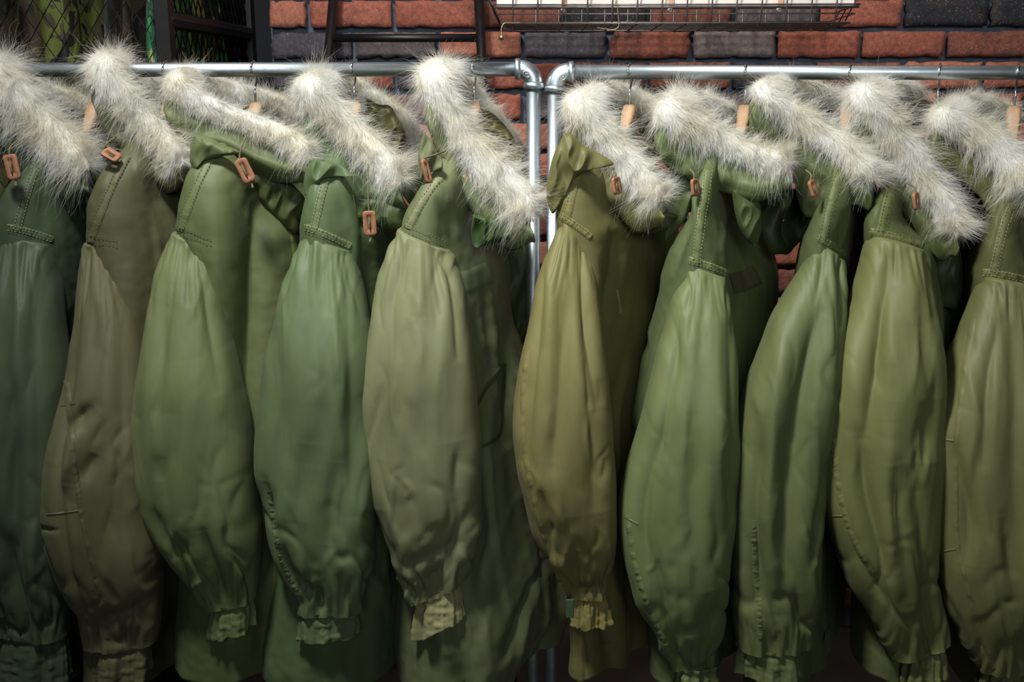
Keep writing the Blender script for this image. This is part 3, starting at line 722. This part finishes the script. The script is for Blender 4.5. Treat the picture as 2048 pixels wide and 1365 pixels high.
def make_torso(c, k, base):
    NU, NV = 200, 230
    rows = c['to']; r0 = rows[0][0] - 75; r1 = 1352 + 14*math.sin(k*2.1)
    pyc = np.linspace(r0, r1, NV); Ye = -.17
    rw = [(r0, (rows[0][1]+rows[0][2])/2-14, (rows[0][1]+rows[0][2])/2+14)] + list(rows) + [(1420, rows[-1][1], rows[-1][2])]
    L = smooth_rows(pyc, rw, 1, 26) - 7*np.exp(-((pyc-c['seam'][0])/60)**2); R = smooth_rows(pyc, rw, 2, 26)
    a = math.radians(c['yaw'])
    hx = base[0]
    pl_ = P(L, pyc, Ye); pr_ = P(R, pyc, Ye); z = P((L+R)/2, pyc, Ye)[:, 2]
    cx = (pl_[:, 0]+pr_[:, 0])/2; tx = (pr_[:, 0]-pl_[:, 0])/2
    ztop = P(0, rows[0][0], Ye)[2]      # shoulder point height
    d = ztop - z
    wy = np.interp(d, [-.09, -.05, 0, .02, .05, .10, .2, .5, 1.0], [.035, .10, .185, .205, .222, .232, .236, .24, .265])
    ker = np.hanning(13); ker /= ker.sum(); wy = np.convolve(np.pad(wy, 6, mode='edge'), ker, 'valid')
    th = np.linspace(0, 2*np.pi, NU, endpoint=False); cs, sn = np.cos(th)[None], np.sin(th)[None]
    ex_ = (2.6 + 3.2*sstep(.25, -.02, d))[:, None]; e = 2/ex_; ux = np.sign(cs)*np.abs(cs)**e; uy = np.sign(sn)*np.abs(sn)**e
    # near end sits at the authored column, the axis leans back to the hook
    s = wy[:, None]*uy
    X = cx[:, None] + tx[:, None]*ux + math.sin(a)*(s+.17)*.9
    Y = s*math.cos(a) + 0*X
    Y = Y + .075*np.clip(ux+.05, 0, 1)**1.4*sstep(.3, -.8, uy)*sstep(-.02, .10, d)[:, None]
    nx = cs/np.maximum(tx[:, None], .02); ny = sn/wy[:, None]; nl = np.sqrt(nx**2+ny**2); nx, ny = nx/nl, ny/nl
    px = (L+R)[:, None]/2 + (R-L)[:, None]/2*ux + 30*uy; py = pyc[:, None] + 0*px
    low = sstep(.05, .6, d)[:, None]
    per = s*6 + ux*1.4
    D = (.004+.016*low)*noise(per*1.5 + .6*noise(per, py*.004, k, 5), py*.0022, k*3.7, 71)
    D = D + (.002+.004*low)*(1-2*np.sqrt(fbm(per*2.0+py*.0015, py*.0030-per*.3, k*2.9, 72, 2)**2+.015))*sstep(-.02, .06, d)[:, None]
    D = D + .0012*fbm(px*.05, py*.03, k, 73)
    front = sstep(-.25, .35, ux + 0*py) 
    near = sstep(-.95, .6, -uy + .9*(ux > -.2))
    g = np.random.default_rng(900+k); tf = list(c.get('tfolds', []))
    for i in range(16):
        y = g.uniform(380, 1300); l = np.interp(y, [q[0] for q in rows], [q[1] for q in rows]); r = np.interp(y, [q[0] for q in rows], [q[2] for q in rows])
        x = l+(r-l)*g.uniform(.45, 1.0); ln = g.uniform(80, 320); an = g.normal(.03, .12+.25*(y > 1100))
        tf.append(([(x-math.sin(an)*ln/2, y-ln/2), (x+g.normal(0, 6), y), (x+math.sin(an)*ln/2, y+ln/2)], g.uniform(6, 16), g.choice([-1, -1, 1])*g.uniform(1.5, 4.5)))
    D = D + near*fold_field(px-30*uy, py, tf)
    zz = z[:, None] + 0*X
    hem = sstep(r1-90, r1, pyc)[:, None]
    zz = zz - hem*.05*(.5*noise(per*.9, 0, k, 81)+.6*np.abs(ux)*0)
    V = np.stack([X + nx*D, Y + ny*D, zz], -1)
    inn = []
    for sh, up in ((.002, -.002), (.006, .0), (.008, .05)):
        w_ = V[-1].copy(); w_[:, 0] -= nx[-1]*sh; w_[:, 1] -= ny[-1]*sh; w_[:, 2] += up; inn.append(w_)
    top = V[:1].copy(); top[..., 0] = top[..., 0].mean()+(top[..., 0]-top[..., 0].mean())*.2; top[..., 1] *= .2
    return np.concatenate([top, V, np.array(inn)])

def bvh_of(V, nc):
    f = grid_faces(len(V.reshape(-1, 3))//nc, nc).tolist()
    return BVHTree.FromPolygons([tuple(p) for p in V.reshape(-1, 3)], f)
def on_surface(bv, px, py):
    """first hit of the sight line through a photo position"""
    o = Vector(CAM); d = (Vector(P(px, py, 0.0)) - o).normalized()
    h, n, i, t = bv.ray_cast(o, d)
    if h is None: return None, None
    if n.dot(d) > 0: n = -n
    return np.array(h), np.array(n)
def strip(bv, pts, w_px, lift=.0012, n=60, pucker=0.0, seed=0, nw=5):
    """fabric band lying on a garment, centre line given as photo positions"""
    c = spline(pts, n) if len(pts) > 2 else np.linspace(pts[0], pts[1], n)
    t = np.gradient(c, axis=0); t /= np.linalg.norm(t, axis=1)[:, None]; nr = np.stack([-t[:, 1], t[:, 0]], -1)
    V = []; good = True; last = None
    for i in range(n):
        for j in range(nw):
            s = j/(nw-1)*2-1; q = c[i] + nr[i]*s*w_px/2
            h, nn = on_surface(bv, q[0], q[1])
            if h is None or (last is not None and abs(h[1]-last[1]) > .05):
                if last is None: return None
                h = last + (P(q[0], q[1], last[1]) - last); nn = np.array([0, -1., 0])
            else: last = h
            l = lift*(1-.95*abs(s)**4) if abs(s) < 1 else -.0006
            if pucker: l += pucker*(noise(i*.38+s*.8, seed, s*.8, 91)*.8 + .5*noise(i*.9-s, seed, s, 92))*(1-abs(s)**2)
            V.append(h + nn*l)
    return np.array(V), grid_faces(n, nw, False)
def stitches(bv, pts, step_px=7.0, lift=.0016):
    c = spline(pts, 80) if len(pts) > 2 else np.linspace(pts[0], pts[1], 60)
    d = np.r_[0, np.cumsum(np.linalg.norm(np.diff(c, axis=0), axis=1))]
    items = []; s = 0
    while s + step_px*.6 < d[-1]:
        q = []
        for x in (s, s+step_px*.6):
            h, nn = on_surface(bv, np.interp(x, d, c[:, 0]), np.interp(x, d, c[:, 1]))
            if h is not None: q.append(h + nn*lift)
        if len(q) == 2 and np.linalg.norm(q[1]-q[0]) < .02: items.append(tube(q, .0005, 4))
        s += step_px
    return join(items) if items else None

# ------------------------------------------------------------------ fur
def fur_strip(c, k, par):
    near = [(x, y, h) for x, y, h in c['fur']]; far = c['far']
    npts = len(near); pts = []
    for i, (x, y, h) in enumerate(near[::-1]):        # throat -> crown
        t = i/(npts-1); Y = -.185 + .045*t + .02*math.sin(t*math.pi)
        p = P(x, y, Y); pts.append((*p, h/F*1.78))
    x, y, h = near[0]; p = P(x+14, y-16, -.06); pts.append((*p, h/F*1.7))
    for i, (x, y, h) in enumerate(far):
        Y = .03 + .13*(i+1)/len(far); p = P(x, y, Y); pts.append((*p, h/F*2.1))
    q = spline(pts, 110); path, rad = q[:, :3], q[:, 3]
    n = 28; m = len(path)
    T = np.gradient(path, axis=0); T /= np.linalg.norm(T, axis=1)[:, None]
    back = np.array([0, 1.0, 0])
    W = np.zeros_like(T); W[0] = np.cross(T[0], back); W[0] /= np.linalg.norm(W[0])
    for i in range(1, m):                                  # transported frame, no flip at the crown
        w_ = W[i-1] - T[i]*W[i-1].dot(T[i]); W[i] = w_/np.linalg.norm(w_)
    N = np.cross(W, T)
    ed = sstep(0, .05, np.linspace(0, 1, m))*sstep(0, .04, np.linspace(1, 0, m)); ed = .25+.75*ed
    a = np.linspace(0, 2*np.pi, n, endpoint=False)
    A, S = np.meshgrid(a, np.linspace(0, 1, m)); al = np.linspace(0, 1, m)*14
    lump = 1 + .10*noise(np.cos(A)*1.6, np.sin(A)*1.6, S*13 + k*9, 101) + .08*noise(np.cos(A)*3, np.sin(A)*3, S*30, 102)
    rw = rad[:, None]*.68*ed[:, None]*lump; rd = rad[:, None]*.50*ed[:, None]*lump
    V = path[:, None] + (rw*np.cos(A))[..., None]*W[:, None] + (rd*np.sin(A))[..., None]*N[:, None]
    Fs = grid_faces(m, n).tolist() + [list(range(n))[::-1], list(range((m-1)*n, m*n))]
    core = part('fur_trim', V, Fs, par, M['fur'])
    # strands
    g = np.random.default_rng(100+k)
    def strands(cnt, lmin, lmax, rad0, lift, comb, edge_only, npt, clump):
        if edge_only:
            s_ = g.random(cnt)*(m-1.001); sel = g.choice(3, cnt, p=[.55, .3, .15])
            an = np.where(sel == 0, np.pi + g.normal(0, .55, cnt), np.where(sel == 1, g.normal(0, .6, cnt), g.random(cnt)*6.283))
            s_ = np.where(g.random(cnt) < .16, g.random(cnt)*7, s_)
        else:
            s_ = g.random(cnt)*(m-1.001); an = g.random(cnt)*6.283
        si = s_.astype(int); f = (s_-si)[:, None]
        pc = path[si]*(1-f)+path[si+1]*f; w_ = W[si]; n_ = N[si]; t_ = T[si]
        ai = (an % (2*np.pi))/(2*np.pi)*n; a0 = ai.astype(int) % n; a1 = (a0+1) % n; fa = (ai-np.floor(ai))[:, None]
        root = (V[si, a0]*(1-fa)+V[si, a1]*fa)*(1-f) + (V[si+1, a0]*(1-fa)+V[si+1, a1]*fa)*f
        nor = np.cos(an)[:, None]*w_*.8 + np.sin(an)[:, None]*n_*1.2; nor /= np.linalg.norm(nor, axis=1)[:, None]
        # clumped combing direction
        cx_ = noise(s_*.35, np.cos(an)*1.7, np.sin(an)*1.7+k, 111); cy_ = noise(s_*.35+50, np.cos(an)*1.7, np.sin(an)*1.7+k, 112)
        tang = np.cross(nor, t_)
        dirn = nor*lift + t_*(-comb*.35 + clump*cx_)[:, None] + tang*(clump*cy_)[:, None] + np.array([0, -.1, -.55])*comb + g.normal(0, .13, (cnt, 3))
        dirn /= np.linalg.norm(dirn, axis=1)[:, None]
        ln = lmin + (lmax-lmin)*g.random(cnt)**1.6
        ln *= .75 + .5*np.clip(.5+noise(s_*.25, an, k, 113), 0, 1)
        ln *= np.clip(rad[si]/.04, .55, 1.25)
        bend = np.array([0, -.05, -1.0])*(.35+.5*g.random(cnt))[:, None]*comb + g.normal(0, .22, (cnt, 3))
        t = np.linspace(0, 1, npt)[None, :, None]
        pos = root[:, None] - nor[:, None]*.001 + ln[:, None, None]*(dirn[:, None]*t + .5*bend[:, None]*t**2)
        pos += (g.normal(0, .05, (cnt, 1, 3))*np.sin(t*5+g.random((cnt, 1, 1))*6)*t)*ln[:, None, None]
        r = rad0*(1-.8*t[..., 0]**1.5)*np.ones((cnt, 1))
        return pos, r, npt
    L = [strands(19000, .008, .018, .00020, .45, .6, False, 5, .7),
         strands(5200, .018, .034, .00015, .7, .5, False, 6, .7),
         strands(3400, .028, .062, .00013, 1.0, .55, True, 7, .75)]
    hc = bpy.data.hair_curves.new('fur')
    sizes = np.concatenate([np.full(len(p_), n_) for p_, r_, n_ in L]); hc.add_curves(sizes.tolist())
    pos = np.concatenate([p_.reshape(-1, 3) for p_, r_, n_ in L]) - base_of(par); r = np.concatenate([r_.reshape(-1) for p_, r_, n_ in L])
    hc.attributes['position'].data.foreach_set('vector', pos.astype(np.float32).ravel())
    ra = hc.attributes.get('radius') or hc.attributes.new('radius', 'FLOAT', 'POINT'); ra.data.foreach_set('value', r.astype(np.float32))
    o = link('fur', hc, core, M['fur']); o['kind'] = 'stuff'
    return path, rad

def make_hood(c, k, par, path, rad, base, mat):
    m = len(path); S = np.linspace(0, 1, m)
    nn_ = 24
    hz = rail_z(base[0]) - .115
    # neck loop, front-near -> back -> front-far
    an = np.radians(np.linspace(-60, -300, m)); a = math.radians(c['yaw'])
    fx, fy = math.cos(a), -math.sin(a); lx, ly = math.sin(a), math.cos(a)
    ncx = np.cos(an)*.055; ncy = np.sin(an)*.075
    neck = np.stack([base[0]+fx*ncx+lx*ncy, fy*ncx+ly*ncy, np.full(m, hz-.03)], -1)
    nearw = sstep(.62, .40, S)[:, None]
    out = path - np.array([base[0], .0, 0]); out[:, 2] = 0; out /= np.linalg.norm(out, axis=1)[:, None]+1e-9
    r = rad[:, None]*(.35+.65*sstep(-.02, .16, S)[:, None])
    down = np.array([0, 0, -1.0]); cam_ = np.array([0, -1.0, 0]); left = np.array([-1.0, 0, 0])
    thr = sstep(.0, .2, S)[:, None]
    p0 = path + np.array([0, .012, 0])
    p1 = p0 + down*r*.9 + nearw*(cam_*.012 + left*.006) + (1-nearw)*out*.02
    p2 = p0 + down*(r*1.45+.012) + nearw*(cam_*.022 + left*.014*thr) + (1-nearw)*out*.03
    p3 = p0 + down*(r*1.9+.022) + nearw*(cam_*.004 + left*.012*thr)
    p4 = .5*(p3+neck) + down*.022 + nearw*cam_*.0
    ctrl = np.stack([p0, p1, p2, p3, p4, neck])         # 6 x m x 3
    V = np.stack([spline(ctrl[:, j], nn_) for j in range(m)], 1)
    vv = np.linspace(0, 1, nn_)[:, None]
    D = .006*noise(S[None]*11+vv*3, vv*4-S[None]*5, k*3, 121) + .0045*(1-2*np.abs(noise(S[None]*8-vv*6, vv*8+S[None]*7, k, 122)))
    D = D*np.sin(np.pi*np.clip(vv*1.1, 0, 1))
    V[..., 1] -= D; V[..., 2] += .5*D
    o = part('hood', V, grid_faces(nn_, m, False), par, mat)
    md = o.modifiers.new('thickness', 'SOLIDIFY'); md.thickness = .0025; md.offset = 0
    return V

# ------------------------------------------------------------------ toggles
def rounded_slab(w_, h_, d_, r, slot, n=8):
    """rounded rectangle tab in x-z with a slot hole, thickness d_ in y"""
    def loop(w2, h2, rr):
        pts = []
        for cx_, cz_, s0 in ((w2-rr, h2-rr, 0), (-w2+rr, h2-rr, 90), (-w2+rr, -h2+rr, 180), (w2-rr, -h2+rr, 270)):
            for q in np.radians(np.linspace(s0, s0+90, n)): pts.append((cx_+rr*math.cos(q), cz_+rr*math.sin(q)))
        return np.array(pts)
    O = loop(w_/2, h_/2, r); I = loop(slot[0]/2, slot[1]/2, slot[0]/2*.98); L = len(O)
    prof = [(O*.93, -d_/2), (O, -d_/2+.0008), (O, d_/2-.0008), (O*.93, d_/2), (I, d_/2), (I, -d_/2)]
    V = np.concatenate([np.stack([p_[:, 0], np.full(L, y), p_[:, 1]], -1) for p_, y in prof])
    Fs = []
    for a in range(6):
        b = (a+1) % 6
        Fs += [[a*L+j, b*L+j, b*L+(j+1) % L, a*L+(j+1) % L] for j in range(L)]
    return V, Fs
def make_toggle(c, k, par, path):
    px, py, ang, st = c['toggle']
    Y = {'slot': -.245, 'knot': -.235, 'side': -.250, 'end': -.215}[st]
    p = P(px, py, Y); hh = .042 if st != 'end' else .030
    V, f = rounded_slab(.0225 if st != 'side' else .014, hh, .0055, .006, (.0034, hh*.5))
    a = math.radians(ang); R = np.array([[math.cos(a), 0, -math.sin(a)], [0, 1, 0], [math.sin(a), 0, math.cos(a)]])
    if st in ('side', 'end'):
        b = math.radians(50); R = R @ np.array([[math.cos(b), -math.sin(b), 0], [math.sin(b), math.cos(b), 0], [0, 0, 1]])
    t = part('toggle', V @ R.T + p, f, par, M['leather']); t['label'] = 'tan leather toggle'
    up = R @ np.array([0, 0, 1.0])
    cl = {'slot': .085 if k == 3 else .03, 'knot': .045, 'side': .02, 'end': .02}[st]
    top = p + np.array([-.004 if st != 'side' else .03, .035, cl+hh*.3]) 
    pts = [p - up*hh*.2 + [0, -.005, 0], p + [0, -.0055, 0], p + up*hh*.22 + [0, -.002, 0], p + up*hh*.5, (p+up*hh*.5)*.45+top*.55 + np.array([.001, -.014, 0]), top]
    part('cord', *tube(spline(pts, 40), .0017, 8), t, M['cord'])
    if st in ('knot', 'slot'):
        part('cord_end', *tube(spline([p - up*hh*.4+[0, .003, 0], p - up*hh*.6+[0, .001, 0], p - up*hh*.78 + [-.002, 0, 0]], 10), [.0018]*7+[.0026]*3, 8), t, M['cord'])
def P_px(pts):
    d = pts - CAM; fw = np.array([0, math.cos(PITCH), -math.sin(PITCH)]); up = np.array([0, math.sin(PITCH), math.cos(PITCH)])
    z = d @ fw; return np.stack([1024 + F*d[:, 0]/z, 682.5 - F*(d @ up)/z], -1)

# ------------------------------------------------------------------ hangers
def make_hanger(c, k, hx, label):
    zr = rail_z(hx); a = math.radians(c['yaw'])
    H = thing('wooden_hanger', label, 'hanger', (hx, 0, zr-.07), 'wooden hangers on the racks')
    rot = lambda pts: np.stack([hx + pts[..., 0]*math.cos(a) + pts[..., 1]*math.sin(a), -pts[..., 0]*math.sin(a) + pts[..., 1]*math.cos(a), zr + pts[..., 2]], -1)
    # hook in the hanger's own plane, over the rail
    r = RR + .0022; t = np.radians(np.linspace(205, -25, 22))
    loop = np.stack([0*t, r*np.cos(t), r*np.sin(t)], -1)
    tail = np.array([(0, r*.85, -.019), (0, r*.35, -.028), (0, 0, -.038), (0, 0, -.055), (0, 0, -.085)])
    part('hook', *tube(rot(np.vstack([loop, spline(np.vstack([loop[-1], tail]), 20)[1:]])), .0020, 10), H, M['chrome'])
    s = np.linspace(-1, 1, 41); y = s*.15
    drop = max(.05, (zr-.092) - (P(0, c['to'][0][0], -.17)[2] - .02)); zc = -.092 - drop*np.abs(s)**1.1 + .010*np.exp(-(s/.13)**2)
    hh = .009 + .014*np.exp(-(s/.16)**2) ; ww = .0080 + .0055*np.exp(-(s/.2)**2)
    xo = .012*np.abs(s)**2
    n = 16; th = np.linspace(0, 2*np.pi, n, endpoint=False); e = .55
    cxx = np.sign(np.cos(th))*np.abs(np.cos(th))**e; czz = np.sign(np.sin(th))*np.abs(np.sin(th))**e
    V = np.stack([xo[:, None] + ww[:, None]*cxx, y[:, None] + 0*cxx[None], zc[:, None] + hh[:, None]*czz], -1)
    part('body', rot(V), grid_faces(41, n).tolist() + [list(range(n))[::-1], list(range(40*n, 41*n))], H, M['wood'])

def pillow(name, par, outline, Y, puff, mat, seed):
    """puffy folded cloth piece: outline in photo positions on the plane y = Y, thickness puff to both sides"""
    o = spline(list(outline)+[outline[0]], 121)[:-1]; c = o.mean(0); n = len(o)
    o = o + (o-c)*(.10*noise(np.cos(np.linspace(0, 6.283, n))*2, np.sin(np.linspace(0, 6.283, n))*2, seed, seed))[:, None]
    t = np.linspace(1, 0.02, 34)[:, None, None]
    q = c + (o[None]-c)*t                              # rings x n x 2
    h = np.sqrt(np.clip(1-t[..., 0]**3, 0, 1)) + 0*q[..., 0]
    cr = 1-2.4*np.sqrt(fbm(q[..., 0]*.024+q[..., 1]*.011, q[..., 1]*.009-q[..., 0]*.012, seed*3.3, seed, 2)**2+.003)
    h = np.clip(1-t[..., 0]**4, 0, 1)**.8 + 0*q[..., 0]
    D = puff*h*(.65+.45*cr)
    fr = P(q[..., 0], q[..., 1], Y - D); bk = P(q[..., 0], q[..., 1], Y + .6*puff*h)[1:]
    V = np.concatenate([bk[::-1], fr]); return part(name, V, grid_faces(len(V), n), par, mat)
SLEEVE_LINES = {1: [([(92,1028),(125,1025),(158,1020)], 5), ([(120,810),(150,806)], 4)], 5: [([(1032,962),(1058,958)], 6)], 6: [([(1248,1036),(1275,1050)], 5)],
  7: [([(1480,782),(1510,786)], 4)], 8: [([(1646,1034),(1684,1034)], 5)], 9: [([(1862,878),(1905,884)], 6), ([(1872,1108),(1912,1100)], 5)]}
BODY_STRIPS = {4: [('name_tape', [(905,572),(940,562),(978,545)], 50, (92,110,88), .0018), ('pocket_edge', [(950,812),(975,770),(1008,728)], 10, (62,72,48), .0016), ('pocket_edge', [(1008,728),(1004,800),(996,870),(960,895)], 8, (60,70,46), .0014)],
  6: [('name_tape', [(1462,570),(1490,562),(1514,550)], 46, (66,68,52), .0018)],
  5: [('pocket_edge', [(1232,578),(1236,600),(1240,626)], 5, (120,120,80), .003)],
  2: [('placket', [(572,420),(585,470),(592,520)], 12, (84,98,60), .003)]}
TABS = {5: (1138, 1218)}
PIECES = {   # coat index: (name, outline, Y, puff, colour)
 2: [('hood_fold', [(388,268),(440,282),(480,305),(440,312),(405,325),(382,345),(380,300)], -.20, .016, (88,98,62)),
     ('collar_or_gap_fill', [(470,330),(540,345),(605,385),(600,440),(585,470),(520,400)], -.12, .02, (62,84,50))],
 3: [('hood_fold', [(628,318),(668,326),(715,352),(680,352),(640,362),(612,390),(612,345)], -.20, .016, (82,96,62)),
     ('collar_or_gap_fill', [(700,395),(760,400),(812,415),(800,455),(740,450),(705,430)], -.17, .018, (58,88,52)),
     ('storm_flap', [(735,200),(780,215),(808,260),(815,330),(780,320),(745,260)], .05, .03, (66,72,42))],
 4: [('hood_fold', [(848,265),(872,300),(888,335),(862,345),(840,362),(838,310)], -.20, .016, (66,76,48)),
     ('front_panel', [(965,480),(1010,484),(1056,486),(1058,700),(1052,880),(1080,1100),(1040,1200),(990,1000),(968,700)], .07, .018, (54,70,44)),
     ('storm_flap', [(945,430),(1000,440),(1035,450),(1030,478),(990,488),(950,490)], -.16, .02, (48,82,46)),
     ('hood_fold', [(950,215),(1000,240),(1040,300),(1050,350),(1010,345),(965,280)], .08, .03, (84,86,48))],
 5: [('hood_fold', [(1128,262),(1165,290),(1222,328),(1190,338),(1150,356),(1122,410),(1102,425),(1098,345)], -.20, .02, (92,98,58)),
     ('collar_or_gap_fill', [(1240,400),(1300,425),(1345,425),(1350,445),(1305,470),(1255,450)], -.14, .018, (60,74,42))],
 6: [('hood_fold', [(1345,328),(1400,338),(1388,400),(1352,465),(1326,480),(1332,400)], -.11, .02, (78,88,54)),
     ('collar_or_gap_fill', [(1462,372),(1500,380),(1522,420),(1518,480),(1505,496),(1475,450)], -.15, .015, (56,80,48)),
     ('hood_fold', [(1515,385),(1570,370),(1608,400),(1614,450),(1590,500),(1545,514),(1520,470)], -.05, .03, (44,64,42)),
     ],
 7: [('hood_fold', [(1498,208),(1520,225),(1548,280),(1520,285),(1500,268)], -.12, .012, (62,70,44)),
     ('collar_or_gap_fill', [(1702,345),(1748,352),(1750,450),(1716,458)], .03, .015, (38,44,32)),  # dark sheet added for the shade in the gap to the next coat
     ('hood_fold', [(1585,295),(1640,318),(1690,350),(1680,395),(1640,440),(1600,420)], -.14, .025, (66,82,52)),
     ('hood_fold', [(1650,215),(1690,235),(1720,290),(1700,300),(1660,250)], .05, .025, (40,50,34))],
 8: [('collar_or_gap_fill', [(1885,400),(1950,415),(1972,500),(1945,600),(1905,560)], .05, .02, (38,46,32)),  # dark sheet standing in for shade between this coat and the last
     ('collar_or_gap_fill', [(1840,420),(1890,440),(1920,520),(1915,620),(1880,610),(1850,520)], -.10, .02, (46,62,38)),
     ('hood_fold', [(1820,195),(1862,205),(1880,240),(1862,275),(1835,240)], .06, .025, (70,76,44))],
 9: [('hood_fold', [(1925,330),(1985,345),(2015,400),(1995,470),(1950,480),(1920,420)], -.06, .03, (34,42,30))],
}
# ------------------------------------------------------------------ build the coats
HL = ['at the far left with a dark side', 'hidden behind the second fur hood from the left', 'between the third and fourth fur hoods', 'right of the sea-green parka hood', 'left of the two posts, last on the left rack',
      'first right of the two posts', 'between the second and third hoods of the right rack', 'behind the third hood of the right rack', 'second from the right edge', 'at the right edge of the picture']
for k, c in enumerate(COATS):
    hx = float(P(c['hook'], 140, 0)[0]); base = np.array([hx, 0, .45])
    make_hanger(c, k, hx, 'wooden coat hanger with wire hook ' + HL[k])
    par = thing('parka', c['label'], 'parka', tuple(base), 'parkas hanging on the racks')
    ms = fabric('fabric_sleeve', srgb(*[x*f_ for x, f_ in zip(c['col'], (.85, .845, .82))])); mt = fabric('fabric_body_shaded', srgb(*[f_*(.80*a_+.20*b_) for a_, b_, f_ in zip(c['col'], c['tcol_shade'], (.80, .80, .76))]))  # body is the sleeve cloth with shade mixed into its colour
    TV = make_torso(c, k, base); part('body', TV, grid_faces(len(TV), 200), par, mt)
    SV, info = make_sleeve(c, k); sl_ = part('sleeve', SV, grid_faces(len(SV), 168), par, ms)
    CV = make_cuff(c, k, info)
    cm = fabric('fabric_cuff', srgb(*[min(255, x+(6 if i == 0 else 0 if i == 1 else -4)) for i, x in enumerate(c['col'])])) if c.get('tan_cuff') else ms
    part('cuff', CV, grid_faces(len(CV), 168), sl_, cm)
    path, rad = fur_strip(c, k, par)
    make_hood(c, k, par, path, rad, base, mt)
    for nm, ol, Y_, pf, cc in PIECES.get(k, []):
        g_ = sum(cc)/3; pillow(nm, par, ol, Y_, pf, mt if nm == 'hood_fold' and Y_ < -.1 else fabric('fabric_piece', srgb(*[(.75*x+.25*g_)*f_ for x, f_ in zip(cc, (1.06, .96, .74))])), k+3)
    bt = bvh_of(TV, 200); bs = bvh_of(SV, 168)
    # flat-felled shoulder seam running from the peak to the sleeve head, and the armhole band
    to = c['to']; s0, s1 = c['seam']; topx = (to[0][1]+to[0][2])/2
    r_ = c['sl'][0]; sx = r_[1] + (r_[2]-r_[1])*.22
    for nm, pts, wd in (('shoulder_seam', [(topx-8, to[0][0]+8), ((topx-8)*.45+sx*.55, (to[0][0]+s0)/2), (sx, s0-2)], 20),
                        ('armhole_band', [(r_[1]+4, s0-9), ((r_[1]+r_[2])/2, (s0+s1)/2-11), (r_[2]-2, s1-8)], 17)):
        st = strip(bt, pts, wd, .0022, 60, .0010, k)
        if st: part(nm, *st, par, ms)
        off = wd*.32
        for sg in (-1, 1):
            q = [(x+(sg*off if nm == 'shoulder_seam' else 0), y+(sg*off if nm != 'shoulder_seam' else 0)) for x, y in pts]
            s_ = stitches(bt, q, 7, .0034)
            if s_:
                o = part('stitching', *s_, par, M['thread'] if k % 3 == 0 else ms); o['kind'] = 'stuff'
    for pts in c.get('pucker', []):
        st = strip(bs, pts, 14, .0014, 130, .0019, k)
        if st: part('sleeve_seam', *st, sl_, ms)
    for pts, wd in SLEEVE_LINES.get(k, []):
        st = strip(bs, pts, wd, .0010, 40, .0003, k)
        if st: part('elbow_seam', *st, sl_, ms)
    for nm, pts, wd, cc, lf in BODY_STRIPS.get(k, []):
        st = strip(bt, pts, wd, lf, 40, .0004, k, 9)
        if st: part(nm, *st, par, fabric('fabric_strip', srgb(*[x*f_ for x, f_ in zip(cc, (1.04, .98, .85))])))
    if k in TABS:
        x_, y_ = TABS[k]; p_ = P(x_, y_, -.30); part('cuff_tab', *box(p_, (.007, .0018, .018), .0008), sl_, fabric('fabric_tab', srgb(66, 84, 58)), False)
    if 'toggle' in c: make_toggle(c, k, par, path)
